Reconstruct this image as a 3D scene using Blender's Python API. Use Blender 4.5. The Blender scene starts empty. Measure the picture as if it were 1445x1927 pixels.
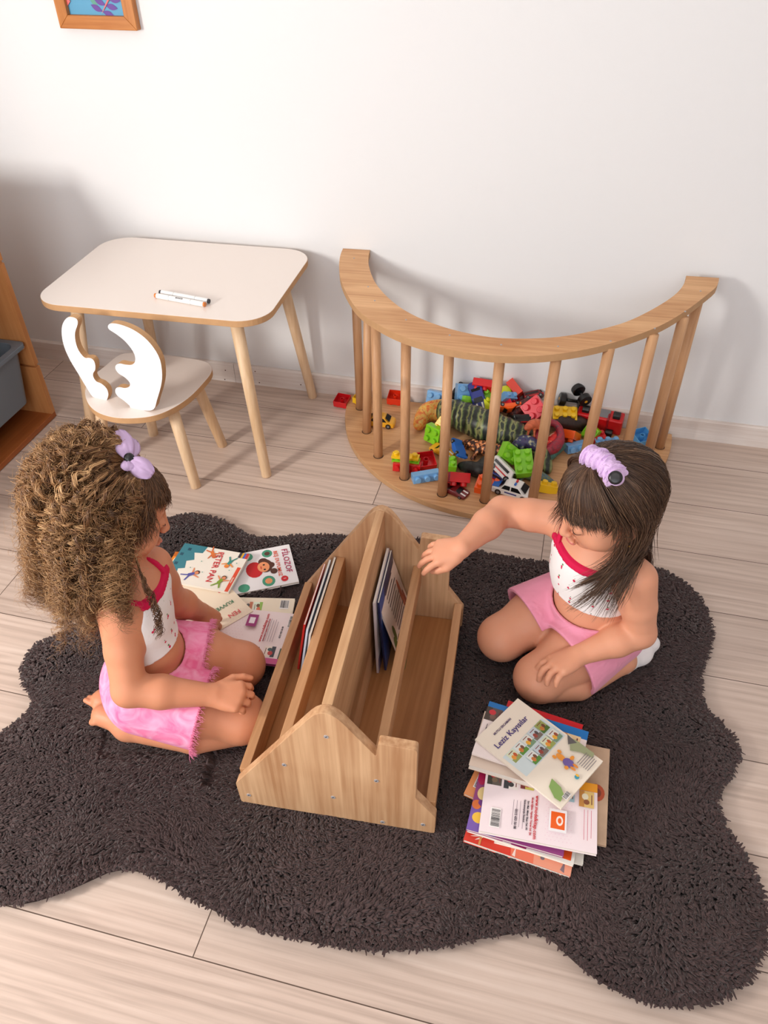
import bpy, bmesh, math, random
import numpy as np
from mathutils import Vector, Matrix, Euler
S = bpy.context.scene
COL = S.collection
PI = math.pi
def rad(a): return a*PI/180

# ------------------------------------------------------------------ camera
F_PX, YAW, PITCH, ROLL = 1446.0, -0.25098682, 0.7122548, -0.01434065
CAM = np.array([0.5056, -2.1235, 1.4])
def cam_axes():
    cy, sy = math.cos(YAW), math.sin(YAW)
    f = np.array([sy*math.cos(PITCH), cy*math.cos(PITCH), -math.sin(PITCH)])
    r = np.array([cy, -sy, 0.]); u = np.cross(r, f)
    return r*math.cos(ROLL)+u*math.sin(ROLL), -r*math.sin(ROLL)+u*math.cos(ROLL), -f
R3 = np.array(cam_axes()).T
cd = bpy.data.cameras.new('camera'); cam = bpy.data.objects.new('camera', cd); COL.objects.link(cam)
M = Matrix([list(R3[0])+[CAM[0]], list(R3[1])+[CAM[1]], list(R3[2])+[CAM[2]], [0,0,0,1]])
cam.matrix_world = M
cd.sensor_fit = 'VERTICAL'; cd.sensor_height = 36.0; cd.lens = 36.0*F_PX/1927.0; cd.clip_start = .02
S.camera = cam
# survey helpers: where a sight line meets a level, or any plane, of the room
def ray(u, v): return R3@np.array([(u-722.5)/F_PX, -(v-963.5)/F_PX, -1.])
def at(u, v, z=0.):
    d = ray(u, v); return Vector(CAM+d*((z-CAM[2])/d[2]))
def at_plane(u, v, P, n):
    d = ray(u, v); n = np.array(n); return Vector(CAM+d*(np.dot(np.array(P)-CAM, n)/np.dot(d, n)))

# ------------------------------------------------------------------ materials
def srgb(r, g, b):
    f = lambda c: (c/255/12.92) if c/255 <= .04045 else ((c/255+.055)/1.055)**2.4
    return (f(r), f(g), f(b), 1)
MATS = {}
def mat(name, col, rough=.5, spec=.5, metal=0, bump=0, bscale=200, var=0, vscale=5, sheen=0, sss=0, trans=0, coat=0):
    if name in MATS: return MATS[name]
    m = bpy.data.materials.new(name); m.use_nodes = True; MATS[name] = m
    nt = m.node_tree; b = nt.nodes['Principled BSDF']
    b.inputs['Base Color'].default_value = col
    b.inputs['Roughness'].default_value = rough
    b.inputs['Specular IOR Level'].default_value = spec
    b.inputs['Metallic'].default_value = metal
    if sheen: b.inputs['Sheen Weight'].default_value = sheen
    if coat: b.inputs['Coat Weight'].default_value = coat
    if sss:
        b.inputs['Subsurface Weight'].default_value = sss
        b.inputs['Subsurface Radius'].default_value = (1, .35, .2)
        b.inputs['Subsurface Scale'].default_value = .006
    if trans: b.inputs['Transmission Weight'].default_value = trans
    tc = nt.nodes.new('ShaderNodeTexCoord')
    if var:
        n = nt.nodes.new('ShaderNodeTexNoise'); n.inputs['Scale'].default_value = vscale; n.inputs['Detail'].default_value = 4
        nt.links.new(tc.outputs['Object'], n.inputs['Vector'])
        mx = nt.nodes.new('ShaderNodeMix'); mx.data_type = 'RGBA'
        mx.inputs['A'].default_value = tuple(c*(1-var) for c in col[:3])+(1,)
        mx.inputs['B'].default_value = tuple(min(1, c*(1+var)) for c in col[:3])+(1,)
        nt.links.new(n.outputs['Fac'], mx.inputs['Factor']); nt.links.new(mx.outputs['Result'], b.inputs['Base Color'])
    if bump:
        n = nt.nodes.new('ShaderNodeTexNoise'); n.inputs['Scale'].default_value = bscale
        nt.links.new(tc.outputs['Object'], n.inputs['Vector'])
        bp = nt.nodes.new('ShaderNodeBump'); bp.inputs['Strength'].default_value = bump; bp.inputs['Distance'].default_value = .001
        nt.links.new(n.outputs['Fac'], bp.inputs['Height']); nt.links.new(bp.outputs['Normal'], b.inputs['Normal'])
    return m
def wood(name, light, dark, axis='Y', scale=1., rough=.45, knots=True, contrast=1., ring=1.):
    """grain runs along the given object axis"""
    if name in MATS: return MATS[name]
    m = bpy.data.materials.new(name); m.use_nodes = True; MATS[name] = m
    nt = m.node_tree; N = nt.nodes; L = nt.links; b = N['Principled BSDF']
    b.inputs['Roughness'].default_value = rough; b.inputs['Specular IOR Level'].default_value = .35
    tc = N.new('ShaderNodeTexCoord'); mp = N.new('ShaderNodeMapping')
    sc = {'X': (1.2, 18, 18), 'Y': (18, 1.2, 18), 'Z': (18, 18, 1.2)}[axis]
    mp.inputs['Scale'].default_value = tuple(s*scale for s in sc)
    L.new(tc.outputs['Object'], mp.inputs['Vector'])
    n1 = N.new('ShaderNodeTexNoise'); n1.inputs['Scale'].default_value = 1.; n1.inputs['Detail'].default_value = 5; n1.inputs['Distortion'].default_value = .6*ring
    L.new(mp.outputs['Vector'], n1.inputs['Vector'])
    mp2 = N.new('ShaderNodeMapping'); mp2.inputs['Scale'].default_value = tuple(s*scale*(7 if s > 2 else 3) for s in sc)
    L.new(tc.outputs['Object'], mp2.inputs['Vector'])
    n2 = N.new('ShaderNodeTexNoise'); n2.inputs['Scale'].default_value = 1.; n2.inputs['Detail'].default_value = 3
    L.new(mp2.outputs['Vector'], n2.inputs['Vector'])
    n3 = N.new('ShaderNodeTexNoise'); n3.inputs['Scale'].default_value = 7.*scale; n3.inputs['Detail'].default_value = 2
    L.new(tc.outputs['Object'], n3.inputs['Vector'])
    a = N.new('ShaderNodeMath'); a.operation = 'MULTIPLY_ADD'; a.inputs[1].default_value = .35
    L.new(n2.outputs['Fac'], a.inputs[0]); 
    a2 = N.new('ShaderNodeMath'); a2.operation = 'MULTIPLY'; a2.inputs[1].default_value = .45; L.new(n1.outputs['Fac'], a2.inputs[0])
    L.new(a2.outputs[0], a.inputs[2])
    a3 = N.new('ShaderNodeMath'); a3.operation = 'MULTIPLY_ADD'; a3.inputs[1].default_value = .2; L.new(n3.outputs['Fac'], a3.inputs[0]); L.new(a.outputs[0], a3.inputs[2])
    r = N.new('ShaderNodeValToRGB'); w = .14/contrast
    r.color_ramp.elements[0].position = max(0, .5-w); r.color_ramp.elements[0].color = dark
    r.color_ramp.elements[1].position = min(1, .5+w); r.color_ramp.elements[1].color = light
    L.new(a3.outputs[0], r.inputs['Fac'])
    out = r.outputs['Color']
    if knots:
        v = N.new('ShaderNodeTexVoronoi'); v.inputs['Scale'].default_value = 5.*scale
        mp3 = N.new('ShaderNodeMapping'); k = {'X': (.6, 1, 1), 'Y': (1, .6, 1), 'Z': (1, 1, .6)}[axis]; mp3.inputs['Scale'].default_value = k
        L.new(tc.outputs['Object'], mp3.inputs['Vector']); L.new(mp3.outputs['Vector'], v.inputs['Vector'])
        kr = N.new('ShaderNodeValToRGB'); kr.color_ramp.elements[0].position = .03; kr.color_ramp.elements[0].color = (.55, .55, .55, 1)
        kr.color_ramp.elements[1].position = .11; kr.color_ramp.elements[1].color = (0, 0, 0, 1)
        L.new(v.outputs['Distance'], kr.inputs['Fac'])
        mx = N.new('ShaderNodeMix'); mx.data_type = 'RGBA'; mx.inputs['B'].default_value = tuple(c*.35 for c in dark[:3])+(1,)
        L.new(kr.outputs['Color'], mx.inputs['Factor']); L.new(out, mx.inputs['A']); out = mx.outputs['Result']
    L.new(out, b.inputs['Base Color'])
    bp = N.new('ShaderNodeBump'); bp.inputs['Strength'].default_value = .12; bp.inputs['Distance'].default_value = .001
    L.new(a3.outputs[0], bp.inputs['Height']); L.new(bp.outputs['Normal'], b.inputs['Normal'])
    return m

# ------------------------------------------------------------------ objects
def thing(name, label, cat, loc, group=None):
    o = bpy.data.objects.new(name, None); COL.objects.link(o); o.location = loc
    o.empty_display_size = .05
    o['label'] = label; o['category'] = cat
    if group: o['group'] = group
    return o
def tag(o, label, cat, group=None, kind=None):
    o['label'] = label; o['category'] = cat
    if group: o['group'] = group
    if kind: o['kind'] = kind
    return o
def root_of(p):
    while p.parent: p = p.parent
    return p
def obj(name, verts, faces, m, parent=None, smooth=False, bevel=0, bseg=2, sub=0, label=None, mi=None, angle=None):
    me = bpy.data.meshes.new(name)
    me.from_pydata([tuple(v) for v in verts], [], faces); me.update()
    return link(name, me, m, parent, smooth, bevel, bseg, sub, label, mi, angle)
def link(name, me, m, parent=None, smooth=False, bevel=0, bseg=2, sub=0, label=None, mi=None, angle=None):
    for x in (m if isinstance(m, (list, tuple)) else [m]): me.materials.append(x)
    if mi is not None: me.polygons.foreach_set('material_index', mi)
    if smooth: me.polygons.foreach_set('use_smooth', [True]*len(me.polygons))
    o = bpy.data.objects.new(name, me); COL.objects.link(o)
    if parent is not None:
        o.parent = parent; o.matrix_parent_inverse = Matrix.Translation(root_of(parent).location).inverted() if parent.type == 'EMPTY' else Matrix.Identity(4)
    if bevel:
        b = o.modifiers.new('bevel', 'BEVEL'); b.width = bevel; b.segments = bseg; b.limit_method = 'ANGLE'; b.angle_limit = rad(35)
        if smooth is False: 
            me.polygons.foreach_set('use_smooth', [True]*len(me.polygons)); wn = o.modifiers.new('wn', 'WEIGHTED_NORMAL'); wn.keep_sharp = True
    if sub: s = o.modifiers.new('sub', 'SUBSURF'); s.levels = sub; s.render_levels = sub
    if label: o['label'] = label
    return o
def solid(name, bm, m, parent=None, **k):
    bmesh.ops.recalc_face_normals(bm, faces=bm.faces)
    me = bpy.data.meshes.new(name); bm.to_mesh(me); bm.free()
    return link(name, me, m, parent, **k)
def bm_box(bm, c, s, R=None):
    """box centred at c with size s, optional 3x3 rotation"""
    ret = bmesh.ops.create_cube(bm, size=1)['verts']
    for v in ret:
        p = Vector((v.co.x*s[0], v.co.y*s[1], v.co.z*s[2]))
        if R is not None: p = R@p
        v.co = p+Vector(c)
    return ret
def bm_prism(bm, pts, O, U, V, N, t, mi=0):
    """outline pts (2D) in plane O,U,V extruded along N by t"""
    O, U, V, N = Vector(O), Vector(U), Vector(V), Vector(N)
    a = [bm.verts.new(O+U*p[0]+V*p[1]) for p in pts]
    b = [bm.verts.new(O+U*p[0]+V*p[1]+N*t) for p in pts]
    n = len(pts)
    fs = [bm.faces.new(a[::-1]), bm.faces.new(b)]
    for i in range(n): fs.append(bm.faces.new((a[i], a[(i+1) % n], b[(i+1) % n], b[i])))
    return fs
def bm_tube(bm, pts, rads, seg=16, cap=True):
    pts = [Vector(p) for p in pts]
    if not isinstance(rads, (list, tuple, np.ndarray)): rads = [rads]*len(pts)
    prev = None; rings = []
    T0 = (pts[1]-pts[0]).normalized()
    up = Vector((0, 0, 1)) if abs(T0.z) < .9 else Vector((1, 0, 0))
    nrm = T0.cross(up).normalized()
    for i, p in enumerate(pts):
        T = ((pts[min(i+1, len(pts)-1)]-pts[max(i-1, 0)])).normalized()
        nrm = (nrm-T*nrm.dot(T)).normalized(); bn = T.cross(nrm)
        rings.append([bm.verts.new(p+(nrm*math.cos(2*PI*k/seg)+bn*math.sin(2*PI*k/seg))*rads[i]) for k in range(seg)])
    for a, b in zip(rings, rings[1:]):
        for k in range(seg): bm.faces.new((a[k], a[(k+1) % seg], b[(k+1) % seg], b[k]))
    if cap:
        bm.faces.new(rings[0][::-1]); bm.faces.new(rings[-1])
    return rings
def smooth_loop(pts, n=4, closed=True):
    """Catmull-Rom through 2D/3D points"""
    P = np.array(pts, float); m = len(P); out = []
    for i in range(m if closed else m-1):
        g = lambda k: P[(i+k) % m] if closed else P[min(max(i+k, 0), m-1)]
        p0, p1, p2, p3 = g(-1), g(0), g(1), g(2)
        for j in range(n):
            t = j/n
            out.append(.5*((2*p1)+(-p0+p2)*t+(2*p0-5*p1+4*p2-p3)*t*t+(-p0+3*p1-3*p2+p3)*t**3))
    if not closed: out.append(P[-1])
    return np.array(out)
def rrect(w, d, r, n=6, cx=0, cy=0):
    out = []
    for sx, sy, a0 in ((1, 1, 0), (-1, 1, 90), (-1, -1, 180), (1, -1, 270)):
        for k in range(n+1):
            a = rad(a0+90*k/n); out.append((cx+sx*(w/2-r)+r*math.cos(a), cy+sy*(d/2-r)+r*math.sin(a)))
    return out

# ------------------------------------------------------------------ implicit modelling
def surface_nets(G, lo, h):
    """smooth closed surface of the zero set of the sampled field G"""
    s = G < 0
    nx, ny, nz = G.shape
    c = [s[i:nx-1+i, j:ny-1+j, k:nz-1+k] for i in (0, 1) for j in (0, 1) for k in (0, 1)]
    cnt = sum(x.astype(np.int8) for x in c)
    act = (cnt > 0) & (cnt < 8)
    idx = np.argwhere(act); ids = -np.ones(act.shape, np.int32); ids[act] = np.arange(len(idx))
    pos = np.zeros((len(idx), 3)); num = np.zeros(len(idx))
    corners = [(i, j, k) for i in (0, 1) for j in (0, 1) for k in (0, 1)]
    val = {o: G[idx[:, 0]+o[0], idx[:, 1]+o[1], idx[:, 2]+o[2]] for o in corners}
    for a in corners:
        for ax in range(3):
            if a[ax] == 0:
                b = tuple(1 if q == ax else a[q] for q in range(3))
                va, vb = val[a], val[b]; x = (va < 0) != (vb < 0)
                t = np.where(x, va/np.where(x, va-vb, 1), 0)
                p = np.zeros((len(idx), 3)); p += a; p[:, ax] = t
                pos += p*x[:, None]; num += x
    V = (idx+pos/num[:, None])*h+lo
    F = []
    for ax in range(3):
        sl = [slice(1, -1)]*3; sl[ax] = slice(0, -1)
        sh = [slice(1, -1)]*3; sh[ax] = slice(1, None)
        A = s[tuple(sl)]; B = s[tuple(sh)]
        e = np.argwhere(A != B)
        flip = A[e[:, 0], e[:, 1], e[:, 2]]
        off = np.array([1, 1, 1]); off[ax] = 0
        e = e+off
        u, v = [q for q in range(3) if q != ax]
        def g(du, dv):
            q = e.copy(); q[:, u] -= du; q[:, v] -= dv
            return ids[q[:, 0], q[:, 1], q[:, 2]]
        q = np.stack([g(1, 1), g(0, 1), g(0, 0), g(1, 0)], 1)
        if ax == 1: flip = ~flip
        q[~flip] = q[~flip][:, ::-1]
        F.append(q)
    return V, np.concatenate(F)
def rot_frame(f, up=(0, 0, 1)):
    """3x3 with columns right, forward, up"""
    f = np.array(f, float); f /= np.linalg.norm(f); up = np.array(up, float)
    r = np.cross(f, up); r /= np.linalg.norm(r); u = np.cross(r, f)
    return np.array([r, f, u]).T
class Field:
    def __init__(s, lo, hi, h):
        s.lo = np.array(lo, float); s.h = h
        s.n = np.ceil((np.array(hi)-s.lo)/h).astype(int)+1
        s.G = np.full(s.n, .05, np.float32)
    def _box(s, a, b, pad):
        i0 = np.clip(np.floor((np.array(a)-pad-s.lo)/s.h).astype(int), 0, s.n-1)
        i1 = np.clip(np.ceil((np.array(b)+pad-s.lo)/s.h).astype(int)+1, 1, s.n)
        sl = tuple(slice(x, max(y, x+1)) for x, y in zip(i0, i1))
        ax = [s.lo[q]+s.h*np.arange(sl[q].start, sl[q].stop) for q in range(3)]
        X, Y, Z = np.meshgrid(*ax, indexing='ij', sparse=True)
        return sl, X, Y, Z
    def _mix(s, sl, d, k, op):
        g = s.G[sl]; d = d.astype(np.float32)
        if op == 'sub':
            d = -d
            if k > 0:
                e = np.maximum(k-np.abs(g-d), 0)/k; s.G[sl] = np.maximum(g, d)+e*e*k*.25
            else: s.G[sl] = np.maximum(g, d)
        else:
            if k > 0:
                e = np.maximum(k-np.abs(g-d), 0)/k; s.G[sl] = np.minimum(g, d)-e*e*k*.25
            else: s.G[sl] = np.minimum(g, d)
    def cone(s, a, b, ra, rb, k=.01, op='add'):
        a = np.array(a, float); b = np.array(b, float); R = max(ra, rb)
        sl, X, Y, Z = s._box(np.minimum(a, b)-R, np.maximum(a, b)+R, k+.012)
        d = b-a; L2 = max(d@d, 1e-12)
        t = np.clip(((X-a[0])*d[0]+(Y-a[1])*d[1]+(Z-a[2])*d[2])/L2, 0, 1)
        D = np.sqrt((X-a[0]-t*d[0])**2+(Y-a[1]-t*d[1])**2+(Z-a[2]-t*d[2])**2)-(ra+(rb-ra)*t)
        s._mix(sl, D, k, op)
    def chain(s, pts, rs, k=.01, op='add'):
        for i in range(len(pts)-1): s.cone(pts[i], pts[i+1], rs[i], rs[i+1], k, op)
    def ell(s, c, r, R=None, k=.01, op='add'):
        c = np.array(c, float); r = np.array(r, float); m = r.max()
        sl, X, Y, Z = s._box(c-m, c+m, k+.012)
        x, y, z = X-c[0], Y-c[1], Z-c[2]
        if R is not None:
            x, y, z = (R[0, 0]*x+R[1, 0]*y+R[2, 0]*z, R[0, 1]*x+R[1, 1]*y+R[2, 1]*z, R[0, 2]*x+R[1, 2]*y+R[2, 2]*z)
        k0 = np.sqrt((x/r[0])**2+(y/r[1])**2+(z/r[2])**2); k1 = np.sqrt((x/r[0]**2)**2+(y/r[1]**2)**2+(z/r[2]**2)**2)+1e-9
        s._mix(sl, k0*(k0-1)/k1, k, op)
    def cut(s, P, n, k=0):
        """keep the side the normal points away from"""
        sl, X, Y, Z = s._box(s.lo, s.lo+s.h*s.n, 0)
        n = np.array(n, float); n /= np.linalg.norm(n)
        d = ((X-P[0])*n[0]+(Y-P[1])*n[1]+(Z-P[2])*n[2]).astype(np.float32)
        s.G = np.maximum(s.G, d)
    def mesh(s):
        G = s.G.copy()
        G[0] = G[-1] = .05; G[:, 0] = G[:, -1] = .05; G[:, :, 0] = G[:, :, -1] = .05
        return surface_nets(G, s.lo, s.h)
    def obj(s, name, m, parent=None, relax=1, **k):
        V, Fq = s.mesh()
        me = bpy.data.meshes.new(name)
        me.vertices.add(len(V)); me.vertices.foreach_set('co', V.astype(np.float32).ravel())
        me.loops.add(Fq.size); me.loops.foreach_set('vertex_index', Fq.astype(np.int32).ravel())
        me.polygons.add(len(Fq)); me.polygons.foreach_set('loop_start', np.arange(0, Fq.size, 4, dtype=np.int32))
        me.update(calc_edges=True); me.validate()
        o = link(name, me, m, parent, smooth=True, **k)
        if relax:
            sm = o.modifiers.new('relax', 'SMOOTH'); sm.iterations = relax; sm.factor = .5
        return o
def strands(name, P, r, m, parent, tone=None, taper=.25, sides=3):
    """P: (n, k, 3) strand points -> ONE mesh of thin tapering tubes with a per-strand tone attribute"""
    n, k, _ = P.shape
    T = np.gradient(P, axis=1); T /= np.linalg.norm(T, axis=2, keepdims=True)+1e-9
    ref = np.array([.37, .61, .7]); A = np.cross(T, ref); A /= np.linalg.norm(A, axis=2, keepdims=True)+1e-9; B = np.cross(T, A)
    prof = np.minimum(1, (np.linspace(1, 0, k)*(1/taper)))**.6*.9+.1
    rr = np.asarray(r).reshape(-1, 1)*prof[None]
    ang = 2*PI*np.arange(sides)/sides
    V = P[:, :, None]+(A[:, :, None]*np.cos(ang)[None, None, :, None]+B[:, :, None]*np.sin(ang)[None, None, :, None])*rr[:, :, None, None]
    base = (np.arange(n)[:, None, None]*k+np.arange(k-1)[None, :, None])*sides
    j = np.arange(sides)[None, None, :]; j2 = (j+1) % sides
    Q = np.stack([base+j, base+j2, base+sides+j2, base+sides+j], -1).reshape(-1, 4)
    me = bpy.data.meshes.new(name)
    V = V.reshape(-1, 3)
    me.vertices.add(len(V)); me.vertices.foreach_set('co', V.astype(np.float32).ravel())
    me.loops.add(Q.size); me.loops.foreach_set('vertex_index', Q.astype(np.int32).ravel())
    me.polygons.add(len(Q)); me.polygons.foreach_set('loop_start', np.arange(0, Q.size, 4, dtype=np.int32))
    me.update(calc_edges=True)
    if tone is not None:
        at_ = me.attributes.new('tone', 'FLOAT', 'POINT'); at_.data.foreach_set('value', np.repeat(np.asarray(tone, np.float32), k*sides))
    return link(name, me, m, parent, smooth=True)
def tone_mat(name, stops, rough=.5, spec=.3, sheen=0):
    if name in MATS: return MATS[name]
    m = bpy.data.materials.new(name); m.use_nodes = True; MATS[name] = m; nt = m.node_tree; b = nt.nodes['Principled BSDF']
    a = nt.nodes.new('ShaderNodeAttribute'); a.attribute_name = 'tone'
    r = nt.nodes.new('ShaderNodeValToRGB'); e = r.color_ramp.elements
    e[0].position, e[0].color = stops[0]; e[1].position, e[1].color = stops[-1]
    for p, c in stops[1:-1]: q = e.new(p); q.color = c
    nt.links.new(a.outputs['Fac'], r.inputs['Fac']); nt.links.new(r.outputs['Color'], b.inputs['Base Color'])
    b.inputs['Roughness'].default_value = rough; b.inputs['Specular IOR Level'].default_value = spec
    if sheen: b.inputs['Sheen Weight'].default_value = sheen
    return m
def text_mesh(s, size, font_bold=0):
    cu = bpy.data.curves.new('t', 'FONT'); cu.body = s; cu.size = size; cu.align_x = 'CENTER'; cu.align_y = 'CENTER'
    cu.extrude = .00012; cu.offset = font_bold; cu.resolution_u = 2
    o = bpy.data.objects.new('t', cu); COL.objects.link(o)
    dg = bpy.context.evaluated_depsgraph_get(); me = bpy.data.meshes.new_from_object(o.evaluated_get(dg))
    bpy.data.objects.remove(o); bpy.data.curves.remove(cu)
    me.materials.clear()
    return me
# ------------------------------------------------------------------ the room
def floor_mat():
    m = bpy.data.materials.new('laminate'); m.use_nodes = True; nt = m.node_tree; N = nt.nodes; L = nt.links; b = N['Principled BSDF']
    tc = N.new('ShaderNodeTexCoord'); mp = N.new('ShaderNodeMapping')
    PW = .2005
    mp.inputs['Location'].default_value = (-.545, .128+PW*20, 0)
    L.new(tc.outputs['Object'], mp.inputs['Vector'])
    br = N.new('ShaderNodeTexBrick'); br.offset = .37; br.offset_frequency = 2; br.squash = 1
    br.inputs['Scale'].default_value = 1; br.inputs['Brick Width'].default_value = 1.30; br.inputs['Row Height'].default_value = PW
    br.inputs['Mortar Size'].default_value = .0011; br.inputs['Mortar Smooth'].default_value = .2; br.inputs['Bias'].default_value = 0
    br.inputs['Color1'].default_value = (0, 0, 0, 1); br.inputs['Color2'].default_value = (1, 1, 1, 1); br.inputs['Mortar'].default_value = (.5, .5, .5, 1)
    L.new(mp.outputs['Vector'], br.inputs['Vector'])
    sc = N.new('ShaderNodeVectorMath'); sc.operation = 'SCALE'; sc.inputs['Scale'].default_value = 13.7; L.new(br.outputs['Color'], sc.inputs[0])
    ad = N.new('ShaderNodeVectorMath'); ad.operation = 'ADD'; L.new(tc.outputs['Object'], ad.inputs[0]); L.new(sc.outputs[0], ad.inputs[1])
    def noise(scale, det, dist, s):
        q = N.new('ShaderNodeMapping'); q.inputs['Scale'].default_value = s; L.new(ad.outputs[0], q.inputs['Vector'])
        n = N.new('ShaderNodeTexNoise'); n.inputs['Scale'].default_value = scale; n.inputs['Detail'].default_value = det; n.inputs['Distortion'].default_value = dist
        L.new(q.outputs['Vector'], n.inputs['Vector']); return n.outputs['Fac']
    a = noise(1, 4, .5, (.9, 26, 1)); c = noise(1, 4, .2, (3, 150, 1)); d = noise(1, 3, 1.2, (1.2, 9, 1))
    w = N.new('ShaderNodeTexWave'); w.wave_type = 'BANDS'; w.bands_direction = 'Y'; w.inputs['Scale'].default_value = 14; w.inputs['Distortion'].default_value = 7
    w.inputs['Detail'].default_value = 2; w.inputs['Detail Scale'].default_value = .6
    q = N.new('ShaderNodeMapping'); q.inputs['Scale'].default_value = (.35, 1, 1); L.new(ad.outputs[0], q.inputs['Vector']); L.new(q.outputs['Vector'], w.inputs['Vector'])
    def mad(x, k, y=None):
        t = N.new('ShaderNodeMath'); t.operation = 'MULTIPLY_ADD' if y is not None else 'MULTIPLY'; t.inputs[1].default_value = k; L.new(x, t.inputs[0])
        if y is not None: L.new(y, t.inputs[2])
        return t.outputs[0]
    s = mad(w.outputs['Fac'], .09, mad(d, .24, mad(c, .40, mad(a, .27))))
    r = N.new('ShaderNodeValToRGB'); e = r.color_ramp.elements
    e[0].position = .28; e[0].color = srgb(166, 146, 134); e[1].position = .73; e[1].color = srgb(218, 200, 188)
    k = e.new(.5); k.color = srgb(200, 179, 166)
    L.new(s, r.inputs['Fac'])
    hv = N.new('ShaderNodeHueSaturation'); hv.inputs['Hue'].default_value = .5
    bw = N.new('ShaderNodeRGBToBW'); L.new(br.outputs['Color'], bw.inputs[0])
    vv = N.new('ShaderNodeMath'); vv.operation = 'MULTIPLY_ADD'; vv.inputs[1].default_value = .10; vv.inputs[2].default_value = .95; L.new(bw.outputs[0], vv.inputs[0])
    L.new(vv.outputs[0], hv.inputs['Value']); L.new(r.outputs['Color'], hv.inputs['Color'])
    mx = N.new('ShaderNodeMix'); mx.data_type = 'RGBA'; mx.inputs['B'].default_value = srgb(88, 70, 60)
    L.new(br.outputs['Fac'], mx.inputs['Factor']); L.new(hv.outputs['Color'], mx.inputs['A']); L.new(mx.outputs['Result'], b.inputs['Base Color'])
    b.inputs['Roughness'].default_value = .42; b.inputs['Specular IOR Level'].default_value = .4
    bp = N.new('ShaderNodeBump'); bp.inputs['Strength'].default_value = .15; bp.inputs['Distance'].default_value = .001
    inv = N.new('ShaderNodeMath'); inv.operation = 'SUBTRACT'; L.new(s, inv.inputs[0]); L.new(br.outputs['Fac'], inv.inputs[1])
    L.new(inv.outputs[0], bp.inputs['Height']); L.new(bp.outputs['Normal'], b.inputs['Normal'])
    return m
def struct(name, bm, m, **k):
    o = solid(name, bm, m, **k); o['kind'] = 'structure'; return o
XL, XR, YF, ZC = -1.46, 2.7, -4.3, 2.6
bm = bmesh.new(); bm_box(bm, ((XL+XR)/2, (.012+YF)/2, -.05), (XR-XL+.3, -YF+.3, .1)); struct('floor', bm, floor_mat())
wall_m = mat('wall paint', srgb(230, 231, 233), .55, .3, bump=.25, bscale=60)
bm = bmesh.new(); bm_box(bm, ((XL+XR)/2, .062, ZC/2), (XR-XL+.2, .1, ZC)); struct('wall_back', bm, wall_m)
LY0, LY1, LZ0, LZ1 = -2.85, -1.85, .80, 1.75
bm = bmesh.new()
for y0, y1, z0, z1 in ((YF, LY0, 0, ZC), (LY1, .012, 0, ZC), (LY0, LY1, 0, LZ0), (LY0, LY1, LZ1, ZC)): bm_box(bm, (XL-.05, (y0+y1)/2, (z0+z1)/2), (.1, y1-y0, z1-z0))
struct('wall_left', bm, wall_m)
bm = bmesh.new(); bm_box(bm, (XR+.05, (.012+YF)/2, ZC/2), (.1, -YF+.012, ZC)); struct('wall_right', bm, wall_m)
bm = bmesh.new(); bm_box(bm, ((XL+XR)/2, (.012+YF)/2, ZC+.05), (XR-XL+.2, -YF+.2, .1)); struct('ceiling', bm, mat('ceiling paint', srgb(244, 242, 238), .7))
# front wall with the wide window that lights the room
WX0, WX1, WZ0, WZ1 = -1.25, 1.45, .75, 2.35
bm = bmesh.new()
for x0, x1, z0, z1 in ((XL-.1, WX0, 0, ZC), (WX1, XR+.1, 0, ZC), (WX0, WX1, 0, WZ0), (WX0, WX1, WZ1, ZC)):
    bm_box(bm, ((x0+x1)/2, YF-.05, (z0+z1)/2), (x1-x0, .1, z1-z0))
struct('wall_front', bm, wall_m)
bm = bmesh.new(); f = .05
for x0, x1, z0, z1 in ((WX0, WX0+f, WZ0, WZ1), (WX1-f, WX1, WZ0, WZ1), (WX0+f, WX1-f, WZ0, WZ0+f), (WX0+f, WX1-f, WZ1-f, WZ1), (.07, .13, WZ0+f, WZ1-f)):
    bm_box(bm, ((x0+x1)/2, YF-.05, (z0+z1)/2), (x1-x0, .06, z1-z0))
struct('window_1', bm, mat('window frame white', srgb(240, 240, 238), .4))
# skirting board, two lengths butted together behind the table
bbm = wood('whitewashed skirting', srgb(240, 234, 230), srgb(212, 198, 190), 'X', 1.3, .5, knots=False, contrast=.9)
xj = at(440, 705, .035).x
for i, (x0, x1) in enumerate(((XL, xj-.0006), (xj+.0006, XR))):
    bm = bmesh.new(); bm_prism(bm, [(0, 0), (0, .066), (.004, .071), (.012, .071), (.012, 0)], (x0, 0, 0), (0, 1, 0), (0, 0, 1), (1, 0, 0), x1-x0)
    o = struct('baseboard_back', bm, bbm); o.name = 'baseboard_back' if i == 0 else 'baseboard_back.001'
bm = bmesh.new(); bm_box(bm, (XL+.006, YF/2, .0355), (.012, -YF-.02, .071)); struct('baseboard_left', bm, bbm)
bm = bmesh.new()
for u, v in ((424, 697), (423, 714), (488, 720), (480, 699), (566, 724)):
    d = ray(u, v); p = CAM+d*((-.0003-CAM[1])/d[1]); bm_tube(bm, [(p[0], .003, p[2]), (p[0], -.0006, p[2])], .0022, 10)
o = struct('trim_1', bm, mat('nail dark', srgb(90, 62, 50), .5))

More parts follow.
